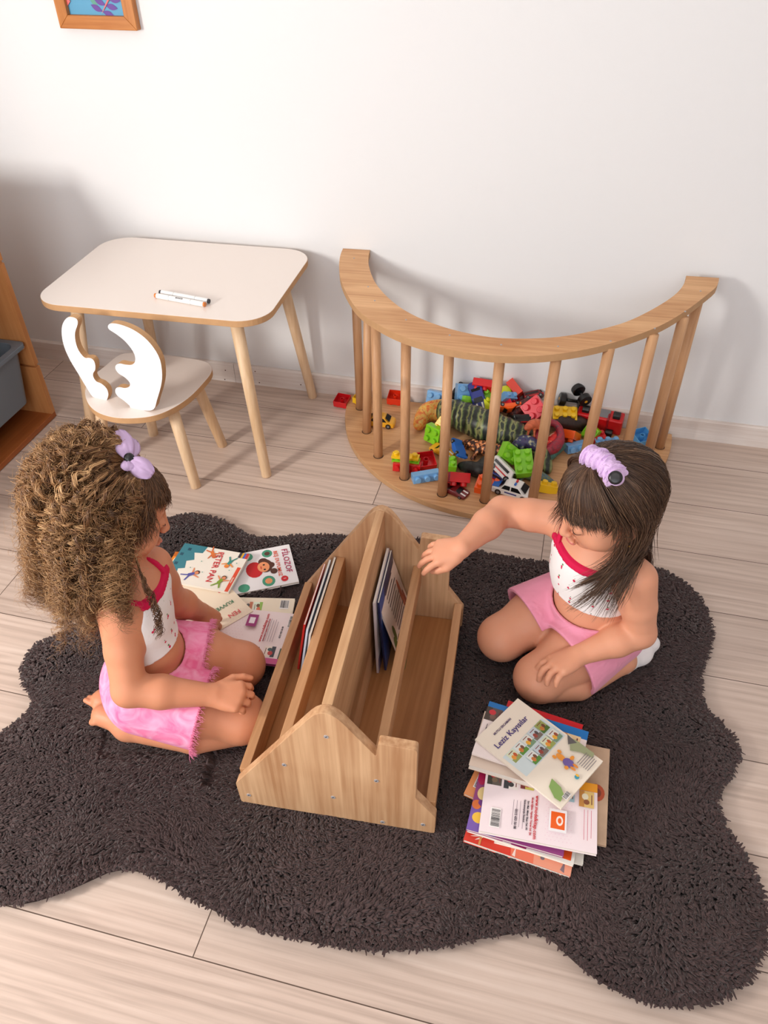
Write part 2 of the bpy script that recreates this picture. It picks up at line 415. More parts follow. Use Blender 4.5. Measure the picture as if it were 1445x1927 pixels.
# picture hanging on the wall
PFX0, PFX1, PFZ0, PFZ1 = -.906, -.681, 1.047, 1.36
pf = thing('framed_picture', 'orange-brown wooden picture frame with blue leafy artwork hanging on the white wall', 'picture', (-.79, .012, 1.05))
fw = .031
wf = wood('honey pine frame', srgb(206, 138, 74), srgb(170, 100, 44), 'X', 1.5, .4)
wfv = wood('honey pine frame upright', srgb(206, 138, 74), srgb(170, 100, 44), 'Z', 1.5, .4)
def miter(a, b, n, nm, m):
    # a, b outer corners
    bm = bmesh.new(); a, b = Vector(a), Vector(b); U = (b-a).normalized(); Nn = Vector(n); L = (b-a).length
    bm_prism(bm, [(0, 0), (L, 0), (L-fw, fw), (fw, fw)], a, U, Nn, Vector((0, 1, 0)), .022)
    solid(nm, bm, m, pf, bevel=.0015)
y0 = -.0115
miter((PFX0, y0, PFZ0), (PFX1, y0, PFZ0), (0, 0, 1), 'frame_rail', wf)
miter((PFX0, y0, PFZ1), (PFX1, y0, PFZ1), (0, 0, -1), 'frame_rail', wf)
miter((PFX0, y0, PFZ0), (PFX0, y0, PFZ1), (1, 0, 0), 'frame_stile', wfv)
miter((PFX1, y0, PFZ0), (PFX1, y0, PFZ1), (-1, 0, 0), 'frame_stile', wfv)
def flat_art(name, parent, O, U, V, N, shapes, mats_, lift=.0004, step=.00012):
    """shapes: (outline, material index) laid on the plane O,U,V, each a sliver above the last"""
    O, U, V, N = Vector(O), Vector(U), Vector(V), Vector(N); vs, fs, mi = [], [], []
    for i, (pts, k) in enumerate(shapes):
        b = len(vs); vs += [O+U*p[0]+V*p[1]+N*(lift+step*i) for p in pts]; fs.append(list(range(b, b+len(pts)))); mi.append(k)
    return obj(name, vs, fs, mats_, parent, mi=mi)
def disc(cx, cy, rx, ry=None, a=0, n=18):
    ry = ry or rx; ca, sa = math.cos(a), math.sin(a)
    return [(cx+rx*math.cos(2*PI*k/n)*ca-ry*math.sin(2*PI*k/n)*sa, cy+rx*math.cos(2*PI*k/n)*sa+ry*math.sin(2*PI*k/n)*ca) for k in range(n)]
def rect(x0, y0, x1, y1): return [(x0, y0), (x1, y0), (x1, y1), (x0, y1)]
def leaf(x, y, L, w, a, n=8):
    up = [(t*L, w*math.sin(PI*t)) for t in np.linspace(0, 1, n)]; lo = [(t*L, -w*math.sin(PI*t)) for t in np.linspace(1, 0, n)][1:-1]
    return [(x+p*math.cos(a)-q*math.sin(a), y+p*math.sin(a)+q*math.cos(a)) for p, q in up+lo]
def flatm(n, r, g, b, rough=.4): return mat('print '+n, srgb(r, g, b), rough, .4)
bm = bmesh.new(); bm_box(bm, ((PFX0+PFX1)/2, .006, (PFZ0+PFZ1)/2), (PFX1-PFX0-.05, .008, PFZ1-PFZ0-.05))
art = solid('artwork', bm, flatm('sky blue', 88, 158, 196), pf)
X = lambda u: (u-126)/114*(.163)+0
sh = []
for (x, y, L, w, a) in ((.085, .012, .05, .009, 1.9), (.10, .05, .04, .008, 2.8), (.06, .05, .035, .008, 1.3), (.125, .03, .04, .009, 2.2), (.05, .06, .05, .01, .3)): sh.append((leaf(x, y, L, w, a), 1))
for k in range(5): sh.append((leaf(.098+.012*k, .008+.014*k, .034, .007, 2.7), 2)); sh.append((leaf(.098+.012*k, .008+.014*k, .034, .007, -.3+.1*k), 2))
sh += [(leaf(.02+.03*(k % 4), .12+.035*(k//2), .045, .010, .7+1.1*k), 1 if k % 3 else 2) for k in range(8)]
sh.append((leaf(.094, .002, .10, .0022, .86), 3)); sh.append(([(0, .03), (.022, .062), (.0, .075)], 4)); sh.append(([(0, .018), (.012, .03), (0, .036)], 3))
flat_art('painted_leaves', art, (PFX0+fw, .002, PFZ0+fw), (1, 0, 0), (0, 0, 1), (0, -1, 0), sh,
         [flatm('sky blue', 88, 158, 196), flatm('leaf teal', 92, 158, 140), flatm('violet', 100, 62, 150), flatm('coral', 226, 110, 110), flatm('white', 240, 240, 240)])

# ------------------------------------------------------------------ light
def area(name, loc, target, sx, sy, power, col):
    l = bpy.data.lights.new(name, 'AREA'); l.shape = 'RECTANGLE'; l.size = sx; l.size_y = sy; l.energy = power; l.color = col
    o = bpy.data.objects.new(name, l); COL.objects.link(o); o.location = loc
    o.rotation_euler = (Vector(target)-Vector(loc)).to_track_quat('-Z', 'Y').to_euler(); return o
# daylight: a soft bright pane of sky in the window, and a broad fill added overhead where no lamp is known
area('side_window_daylight', (XL+.02, -2.35, 1.22), (.4, 0, .45), .28, .50, 38, (1, .95, .88))
area('front_window_daylight', (.0, YF+.05, 1.55), (.1, 0, .7), 2.2, 1.4, 32, (.96, .97, 1))
area('overhead_fill', (.3, -2.4, 2.56), (.3, -2.2, 0), 1.6, 1.6, 9, (1, .97, .94))
w = bpy.data.worlds.new('world'); S.world = w; w.use_nodes = True
w.node_tree.nodes['Background'].inputs['Color'].default_value = (.9, .95, 1, 1); w.node_tree.nodes['Background'].inputs['Strength'].default_value = 1.0
S.view_settings.view_transform = 'Standard'; S.view_settings.look = 'None'; S.view_settings.gamma = 1; S.view_settings.exposure = 0
S.cycles.use_denoising = True; S.cycles.max_bounces = 8; S.cycles.diffuse_bounces = 5; S.cycles.sample_clamp_indirect = 6
# ------------------------------------------------------------------ children's table
oak_edge = mat('raw board edge', srgb(196, 154, 112), .6, .2, var=.12, vscale=40)
lam = mat('warm white laminate', srgb(238, 226, 218), .22, .5)
beech = wood('pale beech leg', srgb(236, 208, 174), srgb(214, 178, 138), 'Z', 1.2, .5, knots=False)
def board_top(name, pts, z, t, parent, mt, me, bevel=.0015):
    bm = bmesh.new(); bm_prism(bm, pts, (0, 0, z-t), (1, 0, 0), (0, 1, 0), (0, 0, 1), t)
    o = solid(name, bm, [mt, me], parent)
    me_ = o.data
    mi = [0 if abs(p.normal.z) > .9 else 1 for p in me_.polygons]; me_.polygons.foreach_set('material_index', mi)
    if bevel: b = o.modifiers.new('bevel', 'BEVEL'); b.width = bevel; b.segments = 2; b.limit_method = 'ANGLE'; b.angle_limit = rad(50)
    return o
TZ = .50
tc_ = (-.557, -.256)
tb = thing('play_table', 'low white laminate children\'s table with four splayed wooden legs against the wall', 'table', (tc_[0], tc_[1], 0))
ca, sa = math.cos(rad(2)), math.sin(rad(2))
pts = [(tc_[0]+x*ca-y*sa, tc_[1]+x*sa+y*ca) for x, y in rrect(.655, .472, .085, 10)]
board_top('tabletop', pts, TZ, .018, tb, lam, oak_edge)
for sx, sy in ((1, -1), (1, 1), (-1, -1), (-1, 1)):
    bm = bmesh.new(); a = Vector((tc_[0]+sx*.232, tc_[1]+sy*.165, TZ-.018)); b = Vector((tc_[0]+sx*.283, tc_[1]+sy*.215+(-.002 if sy < 0 else .012), .0))
    r = bm_tube(bm, [a, a.lerp(b, .5), b.lerp(a, .004), b], [.0175, .016, .0145, .0135], 24)
    solid('leg', bm, beech, tb, smooth=True)
# ------------------------------------------------------------------ chair with antler back
ch = thing('antler_chair', 'small white children\'s chair with an antler-shaped cut-out backrest tucked at the table', 'chair', tuple(at(300, 735, .28).xy)+(0,))
SZ = .28
so = [(160, 735), (165, 758), (182, 775), (212, 785), (250, 787), (290, 782), (325, 768), (358, 746), (385, 718), (397, 702), (398, 690), (386, 680), (350, 673), (300, 667), (245, 664), (222, 669), (198, 688), (170, 712)]
pts = [tuple(at(u, v, SZ).xy) for u, v in so]; pts = [tuple(p) for p in smooth_loop(pts, 5)]
if sum(p[0]*q[1]-q[0]*p[1] for p, q in zip(pts, pts[1:]+pts[:1])) < 0: pts = pts[::-1]
board_top('seat', pts, SZ, .018, ch, lam, oak_edge)
cc = Vector((sum(p[0] for p in pts)/len(pts), sum(p[1] for p in pts)/len(pts), 0))
for (fu, fv), in (((369, 916),), ((419, 838),), ((289, 817),), ((196, 880),)):
    f_ = at(fu, fv, 0); top = cc+(f_-cc)*.72; top.z = SZ-.018
    bm = bmesh.new(); bm_tube(bm, [top, top.lerp(f_, .5), f_.lerp(top, .004), f_], [.0165, .016, .0148, .0138], 24); solid('leg', bm, beech, ch, smooth=True)
Z5 = lambda L: [(90+x/4.129, 560+y/4.129) for x, y in L]
left = Z5([(175, 150), (140, 165), (112, 215), (108, 290), (128, 385), (172, 485), (235, 590), (295, 690), (350, 772), (410, 805), (465, 840), (458, 800), (470, 752), (455, 705), (415, 668), (378, 652), (355, 620), (352, 588), (368, 560), (366, 512), (348, 480), (318, 468), (285, 466), (240, 412), (215, 340), (212, 270), (232, 205), (222, 165)])
right = Z5([(505, 200), (475, 208), (467, 230), (482, 252), (540, 290), (600, 340), (650, 400), (676, 452), (677, 498), (650, 522), (600, 520), (560, 512), (530, 524), (525, 552), (548, 588), (600, 622), (635, 660), (634, 690), (600, 703), (560, 696), (530, 704), (524, 732), (542, 765), (590, 800), (635, 840), (652, 880), (735, 876), (820, 870), (848, 795), (878, 690), (888, 600), (872, 485), (822, 390), (750, 310), (660, 248), (570, 212)])
bp_, bq_ = at(176, 748, SZ), at(289, 772, SZ)
dU = (bq_-bp_); dU.z = 0; dU.normalize(); dN = Vector((-dU.y, dU.x, 0))
chair_white = mat('glossy white laminate', srgb(236, 238, 242), .25, .5)
for nm, L_ in (('antler', left), ('antler', right)):
    # each antler stands upright on the seat, its base edge fixing its own distance
    base = [p for p in L_ if p[1] > max(q[1] for q in L_)-(19 if L_ is left else 3)]
    b0 = at(*base[0], SZ); b1 = at(*base[-1], SZ); U_ = (b1-b0); U_.z = 0
    U_ = dU
    n_ = Vector((-U_.y, U_.x, 0)); O_ = (b0+b1)/2
    P3 = [at_plane(u, v, O_, n_) for u, v in L_]; P2 = [((p-O_).dot(U_), max(p.z-SZ, 0)) for p in P3]
    P2 = [tuple(p) for p in smooth_loop(P2, 3)]; P2 = [(x, max(0, y)) for x, y in P2]
    bm = bmesh.new(); bm_prism(bm, P2, (O_.x, O_.y, SZ), U_, (0, 0, 1), n_, .018)
    o = solid(nm, bm, [chair_white, oak_edge], ch)
    o.data.polygons.foreach_set('material_index', [0 if abs(Vector(p.normal).dot(n_)) > .9 else 1 for p in o.data.polygons])
# ------------------------------------------------------------------ markers on the table
def marker(a, b, r, label, endm):
    a, b = Vector(a), Vector(b)
    t = thing('marker_pen', label, 'marker pen', tuple((a+b)/2-Vector((0, 0, r))), 'marker pens on the table')
    U = (b-a); L = U.length; U.normalize()
    wh = mat('marker white', srgb(240, 238, 236), .3)
    bm = bmesh.new(); bm_tube(bm, [a+U*.004, a+U*(L-.004)], r, 20); solid('barrel', bm, wh, t, smooth=True, bevel=.0004)
    for f0, f1 in ((0, .004), (L-.006, L)):
        bm = bmesh.new(); bm_tube(bm, [a+U*(f0-.002), a+U*f1], r*.85, 16); solid('end_cap', bm, endm, t)
    for f0 in (.28, .72):
        bm = bmesh.new(); bm_tube(bm, [a+U*L*f0, a+U*(L*f0+.0008)], r*1.02, 20)
        solid('cap_seam', bm, mat('marker seam', srgb(150, 150, 150), .4), t)
    return t, U, L
t, U, L = marker(at(293, 556, TZ+.0072), at(386, 573, TZ+.0072), .007, 'white marker pen with orange ends, nearer one lying on the table', mat('marker orange', srgb(214, 122, 48), .4))
me = text_mesh('MARKER', .006, .0001); o = link('lettering', me, mat('marker ink', srgb(50, 50, 60), .5), t)
o.parent = t; o.matrix_parent_inverse = Matrix.Identity(4)
a = at(345, 563, TZ+.0145)-t.location; nv = Vector((0, -.55, .83)); V_ = nv.cross(U).normalized(); nv = U.cross(V_)
o.matrix_local = Matrix(((U.x, V_.x, nv.x, 0), (U.y, V_.y, nv.y, 0), (U.z, V_.z, nv.z, .0), (0, 0, 0, 1)))
o.location = Vector((0, 0, .007))+nv*.0071
marker(at(302, 550, TZ+.0082), at(394, 567, TZ+.0072), .007, 'white marker pen with black ends, behind the orange-ended one on the table', mat('marker black', srgb(40, 38, 48), .4))
# ------------------------------------------------------------------ half-round climbing arch laid on its side
birch = wood('oiled birch', srgb(220, 174, 128), srgb(184, 132, 88), 'X', 1.0, .42, contrast=1.1)
birch_d = wood('oiled birch rung', srgb(216, 170, 128), srgb(190, 142, 102), 'Z', 1.4, .42)
ply_edge = mat('sanded board edge', srgb(188, 148, 108), .6, .2, var=.1, vscale=60)
fr = thing('climbing_arch', 'half-round oiled birch climbing arch with round rungs penning the toys against the wall', 'climbing arch', (.37, -.2, 0))
a_, b_, c_ = .5096, .0297, .0977
nrm = Vector((-b_, -c_, 1)).normalized()
outer = [(650, 459), (641, 478), (638, 500), (641, 525), (652, 552), (672, 582), (700, 604), (745, 628), (800, 647), (870, 662), (945, 670), (1020, 669), (1100, 658), (1170, 640), (1240, 614), (1290, 585), (1330, 555), (1349, 538), (1353, 523)]
inner = [(701, 461), (694, 478), (694, 500), (705, 530), (730, 560), (770, 589), (830, 614), (900, 631), (960, 637), (1040, 635), (1110, 624), (1180, 605), (1240, 575), (1275, 550), (1290, 528), (1291, 519)]
def on_ring(u, v):
    p = at_plane(u, v, (0, 0, a_), nrm); return p
def clampy(P, ymax=.010):
    return [(p[0], min(p[1], ymax)) for p in P]
O2 = smooth_loop([on_ring(u, v).xy for u, v in outer], 4, False); I2 = smooth_loop([on_ring(u, v).xy for u, v in inner], 4, False)
def resample(P, n):
    P = np.array(P); d = np.r_[0, np.cumsum(np.linalg.norm(np.diff(P, axis=0), axis=1))]; t = np.linspace(0, d[-1], n)
    return np.stack([np.interp(t, d, P[:, 0]), np.interp(t, d, P[:, 1])], 1)
zr = lambda x, y: a_+b_*x+c_*y
nR = 72; bm = bmesh.new(); rows = []
for L_ in (clampy(resample(O2, nR)), clampy(resample(I2, nR))):
    for dz in (0, -.019): rows.append([bm.verts.new((x, y, zr(x, y)+dz)) for x, y in L_])
ot, ob, it, ib = rows
for i in range(nR-1):
    bm.faces.new((ot[i], ot[i+1], it[i+1], it[i])); bm.faces.new((ob[i], ib[i], ib[i+1], ob[i+1]))
    bm.faces.new((ot[i], ob[i], ob[i+1], ot[i+1])); bm.faces.new((it[i], it[i+1], ib[i+1], ib[i]))
for i in (0, nR-1): bm.faces.new((ot[i], it[i], ib[i], ob[i]))
o = solid('arch_ring', bm, [birch, ply_edge], fr)
o.data.polygons.foreach_set('material_index', [0 if abs(p.normal.z) > .8 else 1 for p in o.data.polygons])
b = o.modifiers.new('bevel', 'BEVEL'); b.width = .0015; b.segments = 2; b.limit_method = 'ANGLE'; b.angle_limit = rad(60)
BC, BR = (.372, -.012), .516
ang = np.linspace(PI, 2*PI, 64)
loop = [(BC[0]+BR*math.cos(t), min(-.004, BC[1]+BR*math.sin(t))) for t in ang]
loop = rrect(.001, .001, .0005, 1)[:0]+loop
o = board_top('base_board', loop, .018, .018, fr, birch, ply_edge)
screws = [(666, 486), (692.6, 539.7), (705, 566), (764, 602), (846, 631), (943, 649), (1050, 652), (1149, 642), (1232, 618), (1289, 586), (1318, 548)]
feet = [(678, 768), (690, 812), (712, 858), (761, 899), (832, 930), (912, 942), None, None, (1162, 910), (1213, 879), (1241, 841)]
fang = {6: -74, 7: -59}
steel = mat('screw steel', srgb(196, 196, 200), .3, .6, .35)
dark_in = mat('socket dark', srgb(60, 40, 30), .6)
def screw(p, n, parent, r=.0028):
    n = Vector(n).normalized(); p = Vector(p); bm = bmesh.new(); bm_tube(bm, [p-n*.001, p+n*.0009], r, 14)
    s = solid('screw', bm, steel, parent)
    u = n.orthogonal().normalized(); bm = bmesh.new(); bm_box(bm, (0, 0, 0), (r*1.1, r*.35, .0004), None)
    R = Matrix((u, n.cross(u), n)).transposed()
    for v in bm.verts: v.co = R@v.co+p+n*.001
    q = solid('screw_slot', bm, dark_in, s)
for i, (u, v) in enumerate(screws):
    T = on_ring(u, v)
    if i in (1, 2):
        pass
    if i in fang: f_ = Vector((.365+.487*math.cos(rad(fang[i])), .02+.487*math.sin(rad(fang[i])), .012))
    else: f_ = at(feet[i][0], feet[i][1], .018); f_.z = .012
    top = T-nrm*.017
    bm = bmesh.new(); bm_tube(bm, [f_, top], .0135, 24); solid('rung', bm, birch_d, fr, smooth=True)
    screw(T, nrm, fr, .0022)
    bm = bmesh.new(); bm_tube(bm, [Vector((f_.x, f_.y, .0178)), Vector((f_.x, f_.y, .0184))], .0152, 24); solid('rung_socket', bm, dark_in, fr)
# ------------------------------------------------------------------ house-shaped book rack
oak = wood('knotty oak panel', srgb(216, 176, 136), srgb(176, 130, 92), 'Z', 1.1, .5, contrast=1.25)
oak_l = wood('oak rail', srgb(202, 156, 114), srgb(168, 120, 80), 'Y', .9, .5, knots=False)
oak_f = wood('oak rack base', srgb(190, 134, 84), srgb(150, 96, 54), 'Y', .8, .5)
A_ = Vector((.049, -1.467, .026)); U_ = Vector((.9978188, .06601243, 0)); N_ = Vector((-.06601243, .9978188, 0)); Zv = Vector((0, 0, 1))
rk = thing('house_book_rack', 'house-shaped oak book rack with a chimney standing on the dark rug between the girls', 'book rack', tuple(A_+U_*.185+N_*.26))
def rounded(pts, rs, n=6):
    out = []
    m = len(pts)
    for i, p in enumerate(pts):
        p = Vector(p); a = Vector(pts[i-1]); b = Vector(pts[(i+1) % m]); r = rs[i]
        if r == 0: out.append(tuple(p)); continue
        da = (a-p).normalized(); db = (b-p).normalized(); th = da.angle(db); t = min(r/math.tan(th/2), (a-p).length*.45, (b-p).length*.45)
        s, e = p+da*t, p+db*t
        for k in range(n+1):
            q = k/n; out.append(tuple((s*(1-q)**2)+(p*2*q*(1-q))+(e*q*q)))
    return out
ho = rounded([(0, .004), (.37, .004), (.37, .062), (.333, .118), (.3335, .268), (.2685, .271), (.265, .232), (.184, .358), (-.002, .070)],
             [.006, .006, .012, .012, .008, .006, .002, .035, .012])
for d0, nm in ((0, 'end_panel'), (.502, 'end_panel')):
    bm = bmesh.new(); bm_prism(bm, ho, A_+N_*d0, U_, Zv, N_, .018); solid(nm, bm, oak, rk, bevel=.002)
def bar(name, s0, s1, z0, z1, m, tilt=0, d0=.018, d1=.502):
    c = A_+U_*((s0+s1)/2)+N_*((d0+d1)/2)+Zv*((z0+z1)/2)
    R = Matrix((U_, N_, Zv)).transposed()@Matrix.Rotation(tilt, 3, 'Y')
    bm = bmesh.new(); bm_box(bm, c, (s1-s0, d1-d0-.0005, z1-z0), R); return solid(name, bm, m, rk, bevel=.0015)
bar('base_board', .012, .36, .012, .026, oak_f)
bar('center_divider', .174, .192, .026, .334, wood('oak divider', srgb(214, 172, 130), srgb(178, 132, 92), 'Y', 1.1, .5, contrast=1.1))
bar('lower_rail', .002, .020, .034, .092, oak_l)
bar('lower_rail', .349, .367, .034, .082, oak_l)
bar('upper_rail', .083, .101, .130, .186, oak_l)
bar('upper_rail', .254, .272, .130, .186, oak_l)
for s, z in ((.182, .27), (.1, .162), (.183, .077), (.264, .157), (.019, .035), (.273, .012), (.348, .031)):
    screw(A_+U_*s+Zv*max(z, .016)-N_*.0002, -N_, rk, .0042)
# ------------------------------------------------------------------ open toy shelf at the left with a grey bin
pine = wood('golden pine shelf', srgb(206, 146, 92), srgb(182, 118, 66), 'Z', 1., .45, knots=False)
pine_h = wood('red-brown pine board', srgb(168, 96, 48), srgb(140, 74, 34), 'Y', 1., .45)
sx = at(107, 783, 0).x; sy = at(107, 783, 0).y
sh_ = thing('toy_shelf', 'tall open pine toy shelf at the left edge, slotted for storage bins', 'shelf', (sx-.19, sy-.3, 0))
SD = -XL+sx-.013-.0
SD = sx-(XL+.013)
def sbox(name, x0, x1, y0, y1, z0, z1, m, bevel=.0015, **k):
    bm = bmesh.new(); bm_box(bm, ((x0+x1)/2, (y0+y1)/2, (z0+z1)/2), (x1-x0, y1-y0, z1-z0)); return solid(name, bm, m, sh_, bevel=bevel, **k)
SH = .72
rz_ = at_plane(60, 683, (0, sy, 0), (0, 1, 0)).z+.085
# side panel with two slot pairs cut for the bin runners
bm = bmesh.new()
slots = [at_plane(60, 683, (0, sy, 0), (0, 1, 0)).z, at_plane(4, 491, (0, sy, 0), (0, 1, 0)).z]
zs = [0.02]
for z in slots: zs += [z-.0045, z+.0045]
zs.append(SH)
for k in range(0, len(zs)-1): 
    x1 = sx if k % 2 == 0 else sx-.006
    t0 = sy-.018 if k % 2 == 0 else sy-.010
    bm_box(bm, ((sx-SD+x1)/2, (t0+sy)/2, (zs[k]+zs[k+1])/2), (x1-(sx-SD), sy-t0, zs[k+1]-zs[k]))
solid('side_panel', bm, pine, sh_)
sbox('side_panel', sx-SD, sx, sy-.92, sy-.902, .02, SH, pine)
sbox('middle_panel', sx-SD+.006, sx, sy-.385, sy-.367, .02, SH, pine)
for yy_ in ((sy-.367, sy-.352), (sy-.030, sy-.018)): sbox('bin_runner', sx-SD+.01, sx-.012, yy_[0], yy_[1], rz_-.022, rz_-.013, pine)
sbox('bottom_board', sx-SD, sx, sy-.92, sy, .002, .02, pine_h)
sbox('top_board', sx-SD, sx, sy-.92, sy, SH, SH+.018, pine_h)
sbox('back_panel', sx-SD, sx-SD+.006, sy-.902, sy-.018, .02, SH, pine)
# bin
gz = mat('bin grey plastic', srgb(112, 122, 132), .38, .5)
rz = at_plane(40, 606, (0, sy-.06, 0), (0, 1, 0)).z
rz = slots[0]+.085
bx1 = sx-.012; by1 = sy-.022
bn = thing('storage_bin', 'grey plastic storage bin hanging in the pine toy shelf', 'storage bin', (sx-.2, sy-.2, rz-.13))
def ringz(x0, x1, y0, y1, z, r): 
    return [Vector((px, py, z)) for px, py in rrect(x1-x0, y1-y0, r, 5, (x0+x1)/2, (y0+y1)/2)]
bx0, by0 = sx-SD+.03, sy-.36
prof = [(0, 0, .0), (.002, .0, .012), (-.028, -.0, .012), (-.028, 0, .004), (-.034, 0, -.10), (-.05, 0, -.185)]
rings = []
levels = [(.030, -.19, .03), (.012, -.012, .03), (-.001, -.012, .02), (-.001, .002, .02), (.020, .002, .035), (.034, -.186, .03)]
bm = bmesh.new(); R_ = []
for inset, dz, r in levels:
    R_.append([bm.verts.new(p) for p in ringz(bx0+inset, bx1-inset+.01, by0+inset, by1-inset+.0, rz+dz, r)])
for p, q in zip(R_, R_[1:]):
    for k in range(len(p)): bm.faces.new((p[k], p[(k+1) % len(p)], q[(k+1) % len(p)], q[k]))
bm.faces.new(R_[0][::-1]); bm.faces.new(R_[-1])
solid('bin_body', bm, gz, bn, bevel=.002)
# small clutter on the floor: none
# ------------------------------------------------------------------ sheepskin-shaped rug
RP = [(46, 1262), (55, 1232), (75, 1214), (108, 1200), (165, 1165), (225, 1100), (265, 1030), (300, 988), (345, 973), (390, 975), (430, 990), (470, 1013), (520, 1016), (570, 1012), (640, 1013), (720, 1018), (800, 1022), (855, 1030), (900, 1041), (950, 1052), (1010, 1062), (1090, 1065), (1170, 1066), (1240, 1076), (1290, 1105), (1322, 1145), (1335, 1185), (1330, 1222), (1317, 1262), (1313, 1295), (1320, 1330), (1350, 1364), (1377, 1392), (1386, 1422), (1374, 1455), (1352, 1482), (1346, 1510), (1355, 1548), (1385, 1595), (1418, 1650), (1435, 1705), (1436, 1755), (1424, 1805), (1398, 1845), (1355, 1876), (1300, 1888), (1240, 1886), (1180, 1868), (1120, 1835), (1075, 1798), (1040, 1765), (1000, 1748), (960, 1753), (900, 1762), (840, 1774), (760, 1782), (680, 1782), (600, 1770), (530, 1756), (460, 1735), (400, 1708), (350, 1680), (300, 1650), (260, 1635), (212, 1633), (160, 1655), (110, 1676), (50, 1694), (0, 1697), (-70, 1690), (-140, 1650), (-170, 1580), (-140, 1500), (-80, 1435), (-10, 1395), (35, 1362), (62, 1335), (64, 1312), (50, 1290)]
rugP = smooth_loop([tuple(at(u, v, .014).xy) for u, v in RP], 4)
if np.sum(rugP[:, 0]*np.roll(rugP[:, 1], -1)-np.roll(rugP[:, 0], -1)*rugP[:, 1]) < 0: rugP = rugP[::-1]
def inside(P, Q):
    c = np.zeros(len(Q), bool); x, y = Q[:, 0], Q[:, 1]; a = P; b = np.roll(P, -1, 0)
    for (x1, y1), (x2, y2) in zip(a, b):
        m = ((y1 > y) != (y2 > y)) & (x < (x2-x1)*(y-y1)/(y2-y1+1e-12)+x1); c ^= m
    return c
def dist_poly(P, Q):
    d = np.full(len(Q), 9.); a = P; b = np.roll(P, -1, 0); V = np.zeros((len(Q), 2))
    for p, q in zip(a, b):
        e = q-p; t = np.clip(((Q-p)@e)/(e@e+1e-12), 0, 1); w = Q-(p+t[:, None]*e); dd = np.linalg.norm(w, axis=1)
        m = dd < d; d[m] = dd[m]; V[m] = w[m]
    return d, V
rng = np.random.default_rng(5)
rug = thing('fur_rug', 'dark brown-grey fluffy sheepskin-shaped rug spread on the laminate floor', 'rug', tuple(rugP.mean(0))+(0,))
bm = bmesh.new(); bm_prism(bm, [tuple(p) for p in rugP[::2]], (0, 0, .001), (1, 0, 0), (0, 1, 0), (0, 0, 1), .009)
solid('backing', bm, mat('rug backing', srgb(58, 47, 46), .95, .1), rug)
def vnoise(Q, s, seed):
    r = np.random.default_rng(seed); T = r.random((128, 128)); x = Q[:, 0]*s+50; y = Q[:, 1]*s+50
    i = np.floor(x).astype(int); j = np.floor(y).astype(int); f = x-i; g = y-j; f = f*f*(3-2*f); g = g*g*(3-2*g)
    t = lambda a, b: T[a % 128, b % 128]
    return (t(i, j)*(1-f)+t(i+1, j)*f)*(1-g)+(t(i, j+1)*(1-f)+t(i+1, j+1)*f)*g
lo, hi = rugP.min(0), rugP.max(0)
stp = .0044
gx, gy = np.meshgrid(np.arange(lo[0], hi[0], stp), np.arange(lo[1], hi[1], stp)); Q = np.stack([gx.ravel(), gy.ravel()], 1)
Q += rng.uniform(-.5, .5, Q.shape)*stp
Q = Q[inside(rugP, Q)]
dE, vE = dist_poly(rugP, Q)
nE = vE/(dE[:, None]+1e-9)          # points inward from the rim
th = 2*PI*(vnoise(Q, 3.2, 1)*1.1+vnoise(Q, 9, 2)*.35)
lean = np.stack([np.cos(th), np.sin(th)], 1)
edge = np.clip(1-dE/.05, 0, 1)[:, None]
lean = lean*(1-edge)*.95-nE*edge*.85+rng.normal(0, .30, lean.shape)*(1-.6*edge)
Ln = .023*(.75+.5*vnoise(Q, 60, 3))*(1-.25*edge[:, 0])
bw = .0028*(.8+.5*rng.random(len(Q)))
n = len(Q); K = 5; SG = 5
t = np.linspace(0, 1, K)
hup = .030+.006*vnoise(Q, 14, 7)
def press(c, u, w, d, top):
    c = np.array(c)[:2]; u = np.array(u)[:2]; u = u/np.linalg.norm(u); v = np.array([-u[1], u[0]]); q = Q-c
    m = (np.abs(q@u) < w/2) & (np.abs(q@v) < d/2); hup[m] = np.minimum(hup[m], top)
press(at(634, 1280, .03)+Vector((.0, .0, 0)), (.998, .066), .40, .56, .019)     # under the book rack
for u, v, w, d in ((480, 1075, .17, .13), (470, 1190, .22, .2), (1005, 1490, .24, .26), (370, 1090, .2, .16)): press(at(u, v, .03), (1, -.1), w, d, .027)
for (u1, v1), (u2, v2) in (((465, 1375), (235, 1385)), ((470, 1290), (230, 1330)), ((1000, 1310), (1180, 1250)), ((930, 1240), (1110, 1180))):
    a_q, b_q = at(u1, v1, .03), at(u2, v2, .03); press((a_q+b_q)/2, b_q-a_q, (b_q-a_q).length+.08, .085, .024)
base = np.c_[Q, np.full(n, .006)]
P = np.zeros((n, K, 3))
for i, a in enumerate(t):
    P[:, i, :2] = Q+lean*(Ln*(a**1.7)*.72)[:, None]
    P[:, i, 2] = .006+(hup-.006)*(1-(1-a)**1.6)*(1-.45*edge[:, 0]*a)-.0015*a*a
curl = rng.normal(0, .0018, (n, 2)); P[:, 3, :2] += curl; P[:, 4, :2] -= curl
prof = np.array([.9, 1.15, 1.15, .95, .35])
angs = 2*PI*np.arange(SG)/SG
tx = np.stack([np.cos(angs), np.sin(angs), 0*angs], 1)
Vv = P[:, :, None]+tx[None, None]*(bw[:, None]*prof[None])[:, :, None, None]
bidx = (np.arange(n)[:, None, None]*K+np.arange(K-1)[None, :, None])*SG; j = np.arange(SG)[None, None]; j2 = (j+1) % SG
Qf = np.stack([bidx+j, bidx+j2, bidx+SG+j2, bidx+SG+j], -1).reshape(-1, 4)
me = bpy.data.meshes.new('pile'); Vv = Vv.reshape(-1, 3)
me.vertices.add(len(Vv)); me.vertices.foreach_set('co', Vv.astype(np.float32).ravel())
